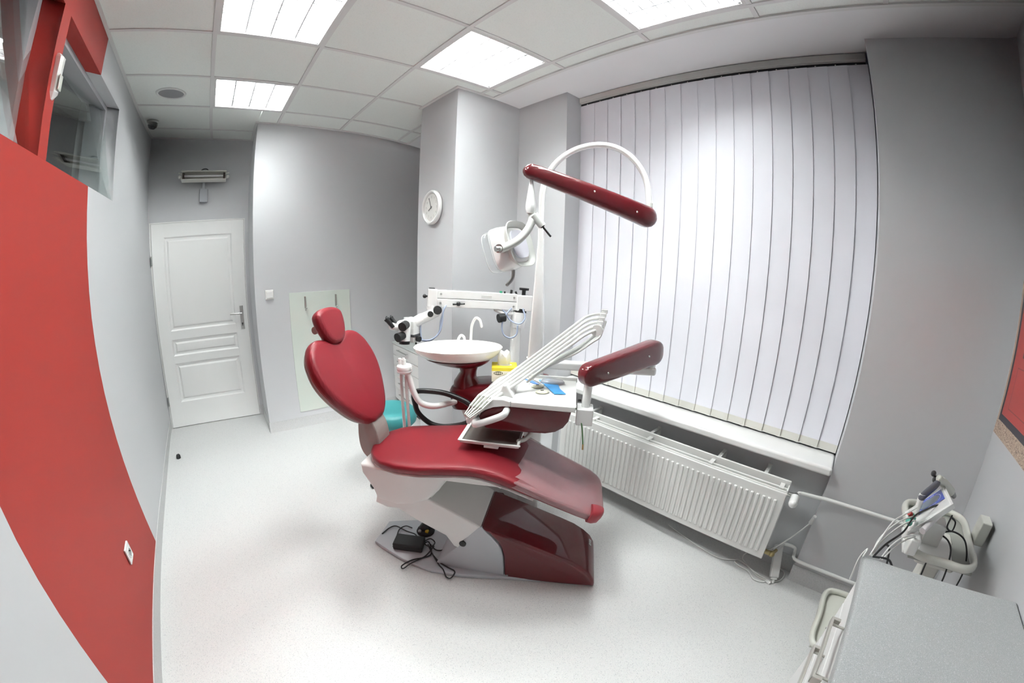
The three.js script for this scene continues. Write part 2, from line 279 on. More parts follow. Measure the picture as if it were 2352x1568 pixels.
// ------------------------------------------------------------------ radiator with its pipes
{
  const X0 = 1.93, X1 = 2.02, Y0 = .165, Y1 = .590, Z0 = -1.62, Z1 = -.10;
  const t = thing('radiator', 'long white ribbed panel radiator under the windowsill', 'radiator', [1.975, 0, -.86]);
  const o = (g) => g.translate(-1.975, 0, .86), n = 45, ribs = [rbox(X0, X0 + .012, Y0, Y1, Z0, Z1, .004)];
  for (let i = 0; i < n; i++) { const z = Z0 + .03 + (i + .5) * (Z1 - Z0 - .06) / n; ribs.push(at(new RoundedBoxGeometry(.018, Y1 - Y0 - .085, .020, 1, .007), X0 + .001, (Y0 + Y1) / 2 - .004, z)); }
  part(t, 'front_panel', o(join(ribs)), white);
  part(t, 'back_panel', o(rbox(X1 - .012, X1, Y0 + .01, Y1 + .035, Z0, Z1, .004)), white);
  for (const [a, b] of [[Z0 + .002, Z0 + .008], [Z1 - .008, Z1 - .002]]) part(t, 'side_panel', o(box(X0 + .012, X1 - .012, Y0 + .01, Y1 + .012, a, b)), white);
  part(t, 'top_rail', o(join([rbox(X0 + .012, X0 + .02, Y1 - .012, Y1 + .006, Z0, Z1, .002), rbox(X0 + .032, X0 + .042, Y1 - .006, Y1 + .012, Z0, Z1, .002)])), white);
  for (let i = 0; i < 4; i++) { const z = Z0 + .25 + i * .41; part(t, 'top_bar', o(box(X0 + .02, X1 - .012, Y1 + .008, Y1 + .014, z - .012, z + .012)), white); }
  for (const z of [-1.45, -.98, -.53, -.25]) part(t, 'wall_bracket', o(join([box(X1, 2.15, Y1 + .01, Y1 + .025, z - .01, z + .01), box(2.14, 2.15, Y1 - .1, Y1 + .03, z - .012, z + .012)])), white);
  part(t, 'convector_fins', o(box(X0 + .02, X1 - .02, Y0 + .03, Y1 - .08, Z0 + .03, Z1 - .03)), paleGrey);
  const v = part(t, 'valve', o(join([rod([1.97, .575, -.10], [1.97, .575, -.055], .012), rod([1.985, .575, -.055], [1.945, .575, -.055], .014)])), chrome);
  part(v, 'valve_knob', o(join([rod([1.955, .577, -.055], [1.915, .562, -.055], .024, .025, 18), ball([1.915, .562, -.055], .0245, 14)])), whiteGloss, 'white thermostat head');
  part(t, 'lower_valve', o(join([rod([1.975, .19, -.105], [1.975, .19, -.06], .014), ball([1.975, .19, -.06], .018), rod([1.975, .19, -.06], [2.03, .185, -.045], .01)])), M([.45, .36, .18], .4, { metalness: .7 }), 'brass lower valve');
  const p = thing('heating_pipe', 'upper white heating pipe running from radiator to room corner', 'pipe', [2.05, .57, .3], 0, 'heating pipes');
  part(p, 'pipe', tube([[1.99, .575, -.05], [2.02, .574, -.035], [2.04, .572, .06], [2.052, .572, .12], [2.055, .575, .4], [2.055, .575, .78]].map(([x, y, z]) => [x - 2.05, y - .57, z - .3]), .010, { n: 10 }), white);
  const q = thing('heating_pipe', 'lower white heating pipe jogging round the pilaster foot', 'pipe', [2.05, .17, .3], 0, 'heating pipes');
  part(q, 'pipe', tube([[2.03, .185, -.045], [2.115, .185, -.02], [2.125, .185, .03], [2.12, .18, .055], [2.06, .175, .06], [2.05, .165, .068], [2.052, .155, .12], [2.055, .152, .45], [2.055, .15, .78]].map(([x, y, z]) => [x - 2.05, y - .17, z - .3]), .010, { n: 10, tension: .25, seg: 90 }), white);
}
{ // white flex by the pilaster, coiled on the floor, and the plug strip it runs to
  const t = thing('extension_lead', 'white flex looped on the floor under the radiator corner', 'cord', [2.0, 0, -.1]);
  const pts = [[2.07, .40, .075], [2.03, .36, .04], [1.99, .27, -.03], [2.0, .2, -.08], [2.06, .1, -.18], [2.08, .012, -.22], [2.03, .005, -.16], [1.985, .005, -.09], [1.975, .005, -.03], [1.95, .006, -.05], [1.945, .006, -.10], [1.99, .006, -.15], [2.0, .006, -.21], [2.02, .006, -.25], [2.05, .006, -.24], [2.04, .007, -.19], [2.005, .009, -.12], [1.985, .010, -.05], [1.985, .010, 0], [2.02, .008, .04], [2.08, .006, .055], [2.12, .006, .04], [2.135, .008, 0]];
  part(t, 'flex', tube(pts.map(([x, y, z]) => [x - 2, y, z + .1]), .0042, { n: 7, seg: 150 }), cableWhite);
  part(t, 'flex_end', tube([[2.07, .012, -.75], [2.02, .006, -.55], [1.99, .006, -.35], [2.03, .012, -.25]].map(([x, y, z]) => [x - 2, y, z + .1]), .004, { n: 7 }), cableWhite);
  part(t, 'plug', [rod([2.07, .40, .075], [2.055, .455, .084], .012, .010), rod([1.975, .008, -.03], [1.965, .008, -.0], .010)].map((g) => g.translate(-2, 0, .1)), whiteMatt);
  const s = thing('socket_strip', 'white socket strip leaning on the wall below the radiator valve', 'socket strip', [2.01, 0, -.0]);
  const a = [2.0, .028, .005], b = [2.115, .17, -.045], d = norm([b[0] - a[0], b[1] - a[1], b[2] - a[2]]), L = Math.hypot(b[0] - a[0], b[1] - a[1], b[2] - a[2]), ez = norm(cross(d, [0, 1, 0])), ey = cross(ez, d);
  part(s, 'body', orient(rbox(0, L, -.018, .018, -.026, .026, .008, 3), [a[0] - 2.01, a[1], a[2]], d, ey, ez), whiteMatt);
  part(s, 'end_cap', orient(join([rbox(-.012, 0, -.014, .014, -.02, .02, .006), rod([-.03, -.004, 0], [-.01, 0, 0], .008)]), [a[0] - 2.01, a[1], a[2]], d, ey, ez), white);
}
// ------------------------------------------------------------------ fittings on ceiling and walls
{
  let t = thing('ceiling_speaker', 'round grey ceiling speaker grille over the door end', 'speaker', [-.416, H + .004, -3.134]);
  part(t, 'rim', lathe([[.092, 0], [.094, -.006], [.108, -.006], [.112, 0]], [0, 0, 0], 40), white);
  part(t, 'grille', lathe([[0, -.005], [.07, -.0045], [.093, -.002]], [0, 0, 0], 40), M([.30, .30, .31], .7));
  t = thing('dome_camera', 'small black dome camera on the ceiling in the corner', 'camera', [-.62, H + .004, -3.80]);
  part(t, 'base', lathe([[0, 0], [.05, 0], [.05, -.016], [.044, -.02], [0, -.02]]), paleGrey);
  part(t, 'dome', lathe([[.043, -.018], [.043, -.038], [.036, -.058], [.02, -.07], [0, -.074]]), M([.01, .01, .014], .12, { clearcoat: 1 }));
  part(t, 'lens', ball([.02, -.055, .026], .012), blackSoft);
  t = thing('motion_sensor', 'white angular motion sensor on the red mullion', 'motion sensor', [XL, 2.35, -1.655]);
  part(t, 'housing', loft([[-.088, .010, .006], [-.066, .03, .022], [.07, .032, .026], [.086, .024, .012]].map(([y, w, d]) => [[0, y, -w], [d * .85, y, -w * .8], [d * 1.25, y, -w * .3], [d * 1.25, y, w * .3], [d * .85, y, w * .8], [0, y, w]]), { crease: .3 }), white);
  part(t, 'lens_window', orient(rbox(-.016, .016, -.06, .0, -.002, .004, .003), [.034, 0, .004], [0, 0, -1], [0, 1, 0], [1, 0, 0]), M([.66, .68, .62], .3));
  // germicidal lamp over the door
  t = thing('wall_lamp', 'old ivory tube lamp with reflector trough above the door', 'wall lamp', [-.16, 2.44, ZD]);
  part(t, 'mount', [rbox(-.04, .04, -.24, -.115, .0, .05, .004), box(-.012, .012, -.12, .01, .03, .05)], greyPaint, 'grey mounting box on the wall');
  part(t, 'reflector', prism([[.055, .05], [.075, .052], [.155, .03], [.157, .034], [.078, .058], [.052, .056]].map(([a, b]) => [a, b]), -.22, .22, .001).rotateY(-PI / 2).translate(0, 0, 0), ivory);
  part(t, 'reflector_lip', [prism([[.055, -.052], [.058, -.05], [.06, .052], [.057, .053]], -.22, .22, .0005).rotateY(-PI / 2), prism([[.055, -.054], [.145, -.04], [.145, -.036], [.057, -.05]], -.22, .22, .0005).rotateY(-PI / 2)], ivory);
  part(t, 'tube', rod([-.19, 0, .095], [.19, 0, .095], .012), M([.80, .78, .78], .2, { clearcoat: .5 }));
  for (const s of [-1, 1]) { part(t, 'tube_socket', [rbox(s * .2 - .01, s * .2 + .01, -.03, .03, .06, .11, .003)], M([.05, .035, .03], .5)); part(t, 'end_clip', [ball([s * .236, -.008, .09], .018), rod([s * .21, .02, .09], [s * .25, .03, .09], .006), rod([s * .21, -.02, .09], [s * .245, -.02, .09], .006)], ivory); }
  part(t, 'cord', tube([[-.05, .045, .05], [-.02, .075, .035], [.02, .08, .03], [.05, .05, .045]], .005), black);
  // light switch, glass splash panel with two hooks
  t = thing('light_switch', 'white square light switch on the grey wall beside the glass panel', 'switch', [.433, 1.295, ZP]);
  part(t, 'plate', rbox(-.04, .04, -.042, .042, 0, .012, .005, 3), white); part(t, 'rocker', orient(rbox(-.029, .029, -.029, .029, 0, .006, .003), [0, 0, .010], [1, 0, 0], norm([0, 1, -.05]), norm([0, .05, 1])), whiteGloss);
  t = thing('glass_wall_panel', 'pale green glass panel fixed to the grey wall behind the headrest', 'wall panel', [.914, 0, ZP]);
  part(t, 'glass', rbox(-.298, .298, .155, 1.296, .001, .008, .001), greenGlass);
  const hook = (name, x, label) => { const k = thing(name, label, 'hook', [x, 1.2, ZP + .008], 0, 'coat hooks on the glass panel'); part(k, 'stem', rbox(-.008, .008, -.052, .058, 0, .007, .002), brushed); part(k, 'peg', [rod([0, -.045, .003], [0, -.05, .04], .006), ball([0, -.05, .042], .009), rod([0, -.05, .012], [0, -.075, .008], .005)], chrome); };
  hook('coat_hook', .768, 'steel coat hook on the glass panel, nearer the light switch'); hook('coat_hook', 1.07, 'steel coat hook on the glass panel, farther from the light switch');
  // clock on the side of the column
  t = thing('wall_clock', 'round white wall clock on the side of the column', 'clock', [1.488, 1.974, -2.585]); t.rotation.y = -PI / 2;
  part(t, 'case', lathe([[0, 0], [.128, 0], [.132, .012], [.13, .03], [.12, .036], [.108, .032], [.104, .02]], [0, 0, 0], 48).rotateX(PI / 2), whiteGloss);
  const cv = document.createElement('canvas'); cv.width = cv.height = 512; const g = cv.getContext('2d'); g.fillStyle = '#e6e6e2'; g.fillRect(0, 0, 512, 512); g.fillStyle = '#9b9b96'; g.font = '54px sans-serif'; g.textAlign = 'center'; g.textBaseline = 'middle';
  for (let n = 1; n <= 12; n++) g.fillText(String(n), 256 + 186 * Math.sin(n * PI / 6), 256 - 186 * Math.cos(n * PI / 6));
  const tx = new THREE.CanvasTexture(cv); tx.colorSpace = THREE.SRGBColorSpace;
  part(t, 'dial', new THREE.CircleGeometry(.106, 40).translate(0, 0, .021), M(0xffffff, .5, { map: tx }));
  const hand = (n, a, l, w) => part(t, n, new THREE.BoxGeometry(w, l, .0015).translate(0, l / 2 - .012, n === 'hour_hand' ? .0235 : .0255).rotateZ(-a), M([.12, .12, .12], .5));
  hand('hour_hand', 7.93 * PI / 6, .058, .006); hand('minute_hand', 56 * PI / 30, .088, .005); part(t, 'hub', rod([0, 0, .021], [0, 0, .028], .006), M([.2, .2, .2], .5));
  // socket on the red wall
  t = thing('wall_socket', 'white wall socket on the red painted wall near the floor', 'socket', [XL, .394, -1.772]);
  part(t, 'plate', rbox(0, .012, -.042, .042, -.042, .042, .004, 3), whiteGloss);
  part(t, 'outlet', [lathe([[.021, .002], [.021, .004], [.026, .004], [.026, 0]], [0, 0, 0], 24).rotateZ(-PI / 2).translate(.011, 0, 0)], white);
  part(t, 'recess_shade', rod([.0122, 0, 0], [.0126, 0, 0], .021, .021, 24), M([.35, .36, .36], .4));  // flat disc, shade of the socket hollow put into its grey
  part(t, 'earth_pin', [rod([.012, .011, 0], [.022, .011, 0], .0032), rod([.0127, -.003, -.009], [.0132, -.003, -.009], .003), rod([.0127, -.003, .009], [.0132, -.003, .009], .003)], darkGrey);
  t = thing('door_stop', 'small black rubber door stop on the floor near the door', 'door stop', [-.61, 0, -3.59]);
  part(t, 'stop', lathe([[0, 0], [.02, 0], [.021, .008], [.019, .026], [.013, .036], [0, .04]], [0, 0, 0], 20), rubber);
}
{ // picture on the rear wall: a thick block with a printed street scene
  const t = thing('picture', 'block-mounted picture of a red shopfront on the right wall', 'picture', [1.63, 1.5, ZR]);
  const cv = document.createElement('canvas'); cv.width = cv.height = 1024; const g = cv.getContext('2d');
  g.fillStyle = '#b39a86'; g.fillRect(0, 0, 1024, 1024); for (let i = 0; i < 900; i++) { g.fillStyle = ['#8e7562', '#c7b29c', '#6f584a', '#d3c4ad'][i % 4]; g.fillRect(rnd() * 1024, 930 + rnd() * 94, 4 + rnd() * 12, 2 + rnd() * 4); }
  g.fillStyle = '#2a2430'; g.fillRect(30, 0, 994, 938); g.fillStyle = '#a8322a'; g.fillRect(60, 0, 470, 900); g.fillStyle = '#c9b89a'; g.fillRect(530, 520, 494, 400); g.fillStyle = '#a8322a'; g.fillRect(560, 0, 440, 500);
  for (const [x, y, w, h] of [[190, 120, 120, 190], [340, 120, 120, 190], [190, 360, 120, 200], [340, 360, 120, 200], [620, 150, 320, 280]]) { g.fillStyle = '#2e2420'; g.fillRect(x, y, w, h); g.fillStyle = '#8a7a58'; g.fillRect(x + w * .42, y, w * .08, h); g.fillRect(x + w * .7, y + h * .6, w * .2, h * .35); }
  g.strokeStyle = '#7c241e'; g.lineWidth = 6; g.strokeRect(150, 620, 330, 230);
  const tx = new THREE.CanvasTexture(cv); tx.colorSpace = THREE.SRGBColorSpace;
  part(t, 'block', box(-.36, .36, -.36, .36, -.03, 0), M([.30, .22, .17], .6));
  part(t, 'print', new THREE.PlaneGeometry(.72, .72).rotateY(PI).translate(0, 0, -.0305), M(0xffffff, .5, { map: tx }));
}
// ------------------------------------------------------------------ counter in the near corner
{
  const t = thing('drawer_cabinet', 'white drawer cabinet under the grey speckled worktop', 'cabinet', [.62, 0, .53]), o = (g) => g.translate(-.62, 0, -.53);
  part(t, 'carcass', o(join([box(.06, 1.178, .08, .845, .27, ZR - .008), box(.1, 1.14, 0, .08, .32, ZR - .008)])), whiteMatt);
  for (const [x0, x1] of [[.615, 1.176], [.062, .609]]) for (const [y0, y1] of [[.702, .843], [.536, .696], [.09, .53]]) {
    const d = part(t, 'drawer', o(rbox(x0, x1, y0, y1, .25, .2695, .003)), whiteMatt), xa = x0 + .13, xb = x0 + .36, y = (y0 + y1) / 2 + (y1 > .8 ? .015 : .05);
    part(d, 'handle', o(join([rbox(xa, xb, y - .012, y + .012, .205, .213, .002), rbox(xa, xa + .012, y - .012, y + .012, .205, .232, .002), rbox(xb - .012, xb, y - .012, y + .012, .205, .232, .002), rod([xa + .02, y, .21], [xa + .02, y, .252], .004), rod([xb - .02, y, .21], [xb - .02, y, .252], .004)])), M([.52, .50, .46], .35, { metalness: .5 }));
  }
  const w = thing('worktop', 'grey speckled laminate worktop in the near right corner', 'worktop', [.62, .846, .53]);
  part(w, 'top', slab([[.03, .231], [1.187, .231], [1.187, ZR - .002], [.03, ZR - .002]].map(([x, z]) => [x - .62, z - .53]), 0, .034, .012, { seg: 4 }), counterLaminate);
}
// ------------------------------------------------------------------ trolley in the corner with its instrument
{
  const t = thing('instrument_trolley', 'white tubular frame trolley in the corner behind the worktop', 'trolley', [1.56, 0, .55]), o = (g) => g.translate(-1.56, 0, -.55);
  const loop = (x0, x1, z0, z1, y, k = .05) => [[x0 + k, y, z0], [(x0 + x1) / 2, y, z0], [x1 - k, y, z0], [x1, y, z0 + k], [x1, y, (z0 + z1) / 2], [x1, y, z1 - k], [x1 - k, y, z1], [(x0 + x1) / 2, y, z1], [x0 + k, y, z1], [x0, y, z1 - k], [x0, y, (z0 + z1) / 2], [x0, y, z0 + k]];
  const fr = M([.66, .66, .60], .35, { clearcoat: .4 });
  part(t, 'upper_rail', o(tube(loop(1.40, 1.80, .425, .715, .81), .0155, { closed: true, seg: 90, n: 10 })), fr); part(t, 'upper_tray', o(rbox(1.405, 1.795, .785, .797, .43, .71, .004)), M([.32, .33, .30], .5));
  part(t, 'lower_rail', o(tube(loop(1.40, 1.80, .275, .715, .25), .0145, { closed: true, seg: 90, n: 10 })), fr); part(t, 'lower_tray', o(rbox(1.405, 1.795, .23, .24, .28, .71, .004)), M([.62, .62, .56], .5));
  part(t, 'column', o(join([rbox(1.56, 1.64, .06, .80, .56, .64, .01), rbox(1.52, 1.68, .70, .785, .5, .69, .02, 3)])), M([.66, .65, .60], .45));
  for (const [x, z] of [[1.45, .34], [1.45, .66], [1.76, .34], [1.76, .66]]) part(t, 'leg', o(join([rod([x, .065, z], [x, .235, z], .012), rod([x - .011, .028, z], [x + .011, .028, z], .028, .028, 18), rbox(x - .012, x + .012, .035, .07, z - .014, z + .014, .004)])), paleGrey);
  part(t, 'side_box', o(rbox(1.60, 1.67, .80, .90, .735, .79, .008)), fr);
  part(t, 'curled_lead', o(tube(Array.from({ length: 60 }, (_, i) => { const a = i * .8; return [1.50 + .0035 * i * .25 + .018 * Math.cos(a), .262 + .018 * Math.sin(a), .32 + i * .0011]; }), .0035, { n: 6, seg: 240 })), cableWhite);
  // the instrument: a desk unit leaning back, with screen, holder and leads
  const u = thing('apex_locator', 'white desk instrument with blue screen on the corner trolley', 'dental instrument', [1.50, .80, .50]);
  const O = [1.52 - 1.50, .949 - .80, .449 - .50], n = [.0466, .65, -.758], ex = norm([.07, .757, .654]), ey = norm(cross(n, ex)), F = (g) => orient(g, O, ex, ey, n);
  part(u, 'case', F(join([loft([[-.10, -.055, .05, .10], [.075, -.05, .05, .11]].map(([x, y0, y1]) => [[x, -.105, -.004], [x, y1 + .008, -.004], [x, y1, -.06], [x, -.09, -.03]]), { crease: .2 }), rbox(-.075, .068, -.10, .055, -.012, 0, .006, 3)])), white);
  const cv = document.createElement('canvas'); cv.width = 512; cv.height = 384; const g = cv.getContext('2d'); g.fillStyle = '#3b52b8'; g.fillRect(0, 0, 512, 384); g.fillStyle = '#68778a'; g.beginPath(); g.ellipse(256, 192, 190, 118, 0, 0, 7); g.fill(); g.fillRect(110, 84, 290, 216);
  g.strokeStyle = '#c9d4f2'; g.lineWidth = 7; g.beginPath(); g.arc(330, 192, 140, -1, 1); g.stroke(); g.beginPath(); g.arc(182, 192, 140, 2.1, 4.1); g.stroke(); g.fillStyle = '#d6def5'; for (let i = 0; i < 17; i++) if (i % 6 !== 5) { g.fillRect(120 + i * 15, 44, 9, 14); g.fillRect(130 + i * 14, 334, 9, 12); }
  const tx = new THREE.CanvasTexture(cv); tx.colorSpace = THREE.SRGBColorSpace;
  part(u, 'screen', F(new THREE.PlaneGeometry(.112, .086).translate(0, 0, .0015)), M(0xffffff, .25, { map: tx }));
  part(u, 'foot', [rbox(-.10, .06, -.0, .014, -.10, .11, .005), rbox(-.02, .05, .01, .10, -.03, .05, .006), rbox(-.125, -.075, .01, .075, -.10, -.055, .01, 3)], white);
  part(u, 'socket_block', [rod([-.075, .13, -.125], [-.07, .115, -.11], .012), rod([-.085, .115, -.13], [-.075, .10, -.115], .010)], M([.05, .32, .24], .4), 'green and dark lead plugs');
  part(u, 'lead_plug', rod([-.075, .137, -.135], [-.07, .127, -.12], .009), M([.35, .01, .012], .4), 'red lead plug');
  part(u, 'handpiece', [rod([-.11, .105, -.07], [-.04, .135, -.02], .013, .012), rod([-.04, .135, -.02], [.01, .155, .035], .009, .005), ball([.012, .156, .038], .006)], M([.74, .70, .72], .3));
  const gun = thing('curing_gun', 'grey and white pistol-shaped handpiece behind the blue-screened instrument', 'dental instrument', [1.55, .80, .47]), q = (l) => l.map(([x, y, z]) => [x - 1.55, y - .80, z - .47]);
  part(gun, 'grip', tube(q([[1.485, .975, .40], [1.52, .988, .425], [1.556, 1.0, .452], [1.572, 1.012, .462]]), .014, { n: 10 }), M([.08, .08, .10], .5));
  part(gun, 'barrel', tube(q([[1.575, 1.018, .462], [1.60, 1.0, .50], [1.64, .962, .555]]), .017, { n: 10 }), M([.62, .63, .58], .4));
  part(gun, 'nozzle', [rod([1.64, .962, .555], [1.66, .94, .585], .014, .010), ].map((g) => g.translate(-1.55, -.8, -.47)), M([.22, .22, .23], .4));
  part(gun, 'trigger', [ball([1.582, 1.032, .436], .011), rod([1.582, 1.03, .438], [1.578, 1.014, .455], .004), ball([1.578, 1.014, .452], .014)].map((g) => g.translate(-1.55, -.8, -.47)), black);
  part(gun, 'stand', [rod([1.485, .81, .41], [1.485, .975, .40], .012), rod([1.485, .96, .40], [1.49, .985, .40], .013)].map((g) => g.translate(-1.55, -.8, -.47)), white);
  const lead = (name, label, cat, r, mat, lists, grp) => { const p0 = lists[0][0], k = thing(name, label, cat, p0, 0, grp); lists.forEach((l) => part(k, 'lead', tube(l.map((p) => p.map((v, i) => v - p0[i])), r, { n: 6, seg: 40 }), mat)); return k; };
  lead('white_lead', 'bundle of thin white leads drooping from instrument to worktop corner', 'cable', .0028, cableWhite, [
    [[1.185, .883, .25], [1.24, .915, .268], [1.32, .945, .30], [1.40, .955, .36], [1.45, .95, .39]], [[1.185, .884, .254], [1.26, .91, .27], [1.34, .935, .32], [1.41, .94, .385], [1.43, .935, .40]], [[1.185, .884, .258], [1.26, .90, .28], [1.34, .92, .33], [1.40, .925, .38], [1.425, .915, .40]],
    [[1.184, .885, .285], [1.24, .905, .31], [1.30, .912, .35], [1.36, .895, .395], [1.39, .88, .415]], [[1.184, .885, .292], [1.25, .90, .325], [1.31, .9, .365], [1.37, .885, .405], [1.39, .87, .42]],
    [[1.17, .883, .23], [1.19, .90, .235], [1.175, .87, .222], [1.16, .80, .226]]]);
  lead('black_lead', 'black cable looping from the trolley over the worktop edge', 'cable', .0036, cableBlack, [
    [[1.185, .885, .262], [1.25, .90, .295], [1.33, .915, .35], [1.40, .94, .38], [1.44, .955, .42], [1.47, .972, .47], [1.475, .966, .51]], [[1.185, .885, .262], [1.19, .888, .31], [1.20, .86, .34]], [[1.25, .9, .295], [1.28, .87, .32], [1.30, .80, .345]],
    [[1.50, .86, .53], [1.46, .86, .57], [1.42, .83, .59], [1.38, .72, .60], [1.36, .55, .58], [1.34, .43, .55]], [[1.50, .86, .53], [1.52, .87, .60], [1.50, .85, .66], [1.47, .76, .70], [1.46, .6, .70]], [[1.50, .93, .55], [1.51, .91, .58], [1.49, .885, .575], [1.48, .90, .545], [1.50, .935, .55]], [[1.38, .80, .50], [1.34, .70, .50], [1.33, .5, .5], [1.34, .43, .52]]]);
}

// ------------------------------------------------------------------ dental chair; x runs towards the feet, z towards the left wall
const CO = [1.303, 0, -1.066], CT = -.8853, CHX = .633, CHZ = .774;
const loc = (x, y, z) => [(x - CO[0]) * CHX + (z - CO[2]) * CHZ, y, -((x - CO[0]) * CHZ - (z - CO[2]) * CHX)];   // room -> chair directions
{
  const t = thing('dental_chair', 'dark red upholstered dental chair with glossy maroon foot and white lift arm', 'dental chair', CO, CT);
  // floor plate and its raised grey cheek
  const half = [[-1.02, .10], [-.92, .145], [-.80, .19], [-.63, .224], [-.46, .217], [-.25, .182], [-.05, .165]];
  part(t, 'floor_plate', slab([...half.map(([s, w]) => [s, w]), ...half.slice().reverse().map(([s, w]) => [s, -w])], 0, .022, .006), greyPaint, 'grey floor plate');
  const edge = [[-.368, .336], [-.335, .305], [-.308, .276], [-.28, .24], [-.263, .205], [-.252, .15], [-.247, .08], [-.245, .018]];
  part(t, 'grey_cheek', prism([[-.625, .018], [-.50, .165], [-.385, .33], [-.36, .335], ...edge.slice(1)], -.168, .168, .006), greyPaint, 'grey sloping side of the foot');
  const top = [[-.155, .272], [.02, .205], [.10, .170], [.16, .130], [.20, .092], [.225, .05], [.232, .02], [.232, .003]];
  const cov = part(t, 'foot_cover', prism([...edge.map(([a, b]) => [a + .004, b]), [-.24, .003], ...top.slice().reverse()], -.172, .172, .022, { seg: 6, crease: .6 }), maroon, 'glossy maroon cover of the foot');
  part(cov, 'emblem', [0, 1, 2].map((i) => rbox(-.0015, .0015, -.009 + (i % 2) * .003, .009, -.022 + i * .017, -.010 + i * .017, .001)).map((g) => g.rotateZ(.75).translate(.1985, .112, -.07)), M([.42, .42, .42], .3));
  part(cov, 'screw', [rod([-.225, .03, .1715], [-.225, .03, .1745], .006)], chrome);
  // lift arm: white link with upper-face shade put in as grey, white seat carrier over it
  part(t, 'lift_arm', prism([[-.93, .375], [-.865, .356], [-.80, .362], [-.69, .305], [-.55, .243], [-.51, .18], [-.485, .17], [-.455, .232], [-.43, .258], [-.366, .338], [-.41, .36], [-.63, .462], [-.62, .55], [-.90, .50]], -.172, .172, .012, { seg: 4 }), beigeWhite);
  part(t, 'arm_top', prism([[-.395, .352], [-.62, .457], [-.57, .525], [-.535, .575], [-.56, .58], [-.645, .46], [-.40, .345]], -.15, .15, .003), M([.76, .77, .73], .5), 'concave upper face of the lift arm, tinted grey for shade');  // grey tint stands for shade on the white arm
  part(t, 'arm_bolt', [rod([-.46, .21, .165], [-.46, .21, .176], .018), rbox(-.97, -.95, .53, .57, .10, .13, .006)], black);
  const carrier = (s, y, w, h, a) => ring(s, y, w, h, a, { e: .45, eh: .4 });
  part(t, 'seat_carrier', prism([[-.985, .605], [-.982, .555], [-.93, .47], [-.91, .41], [-.80, .395], [-.70, .42], [-.63, .46], [-.57, .525], [-.53, .595], [-.455, .622], [-.40, .628], [-.31, .610], [-.27, .585], [-.24, .605], [-.30, .635], [-.40, .655], [-.55, .640], [-.70, .618], [-.90, .610]], -.185, .185, .022, { seg: 5, crease: .8 }), beigeWhite, 'white carrier under the seat');
  const run = [[-.972, .640, .02, .009, 0], [-.965, .641, .075, .019, 0], [-.945, .642, .130, .024, .02], [-.905, .644, .178, .026, .03], [-.85, .647, .215, .027, .05], [-.76, .652, .238, .028, .07], [-.65, .663, .246, .028, .14], [-.55, .680, .246, .028, .16], [-.47, .692, .244, .028, .10], [-.40, .698, .242, .028, 0], [-.34, .693, .240, .028, -.2], [-.28, .678, .237, .028, -.36], [-.20, .648, .232, .0275, -.40], [-.10, .606, .226, .027, -.40], [0, .563, .221, .026, -.40], [.09, .523, .216, .0245, -.42], [.15, .496, .208, .024, -.42], [.185, .480, .190, .022, -.42], [.205, .471, .165, .018, -.42], [.214, .467, .14, .010, -.42]];
  part(t, 'seat_tray', loft(run.slice(1, 14).map(([s, y, w, h, a]) => ring(s + Math.sin(a) * (h + .008), y - Math.cos(a) * (h + .008), w * .97, .012, a)), {}), beigeWhite);
  // seat and leg rest in one run
  part(t, 'seat_cushion', loft(run.map(([s, y, w, h, a]) => ring(s, y, w, h, a, { e: .42, eh: .62, n: 44, low: .5 })), { crease: 1.2 }), leather);
  part(t, 'plastic_cover', loft(run.slice(12, 19).map(([s, y, w, h, a], i) => { const r = ring(s, y, w + .004, h + .003, a, { e: .42, eh: .62, n: 44 }); return r.map(([x, yy, z], j) => { const k = (i === 0 ? .012 * Math.sin(j * 1.7) : 0) + (i < 3 ? .0035 * Math.sin(j * 2.9 + i * 2) * (yy > y ? 1 : 0) : 0); return [x + (i === 0 ? k : 0), yy + Math.abs(k) * .5, z]; }); }), { capA: false, capB: false, crease: .5 }), M([.80, .74, .76], .2, { transparent: true, opacity: .22, clearcoat: 1, clearcoatRoughness: .10, side: THREE.DoubleSide }), 'clear plastic sleeve over the leg rest');  // pinkish-white tint of the film stands in for glare
  part(t, 'corner_cap', loft([[.145, .504, .0, .0], [.165, .496, .0, .0], [.19, .485, 0, 0], [.206, .479, 0, 0]].map(([s, y], i) => { const r = []; for (let j = 0; j < 20; j++) { const f = j / 20 * 2 * PI, w = [.046, .05, .045, .03][i], h = [.037, .038, .034, .024][i]; r.push([s - Math.sin(-.42) * h * sgn(Math.sin(f), .7), y + Math.cos(-.42) * h * sgn(Math.sin(f), .7), [.178, .172, .158, .14][i] + w * sgn(Math.cos(f), .7)]); } return r; }), { crease: 1 }), M([.27, .018, .028], .5), 'red rubber corner of the leg rest');
  // backrest
  const ax = [-.5, .866, 0], nx = norm([ax[1], -ax[0], 0]), B0 = [-.96, .779, 0];
  const B = (g, off = 0) => orient(g, [B0[0] + nx[0] * off, B0[1] + nx[1] * off, 0], [0, 0, -1], ax, nx);
  const hb = [[.0, 0], [.045, .0], [.09, .018], [.135, .052], [.178, .104], [.226, .182], [.256, .255], [.266, .318], [.260, .375], [.244, .425], [.206, .472], [.152, .494], [.1, .49], [.052, .469]];
  const outline = [[0, .0], ...hb.slice(1).map(([a, b]) => [a, b]), [0, .452], ...hb.slice(1).reverse().map(([a, b]) => [-a, b])];
  part(t, 'backrest', B(prism(outline, -.042, .024, .03, { curve: true, seg: 8, crease: .9 })), leather);
  part(t, 'back_shell', B(prism(outline.map(([a, b]) => [a * .93, .24 + (b - .24) * .94]), -.066, -.03, .018, { curve: true, seg: 4, crease: .9 })), greyShell, 'grey shell behind the backrest');
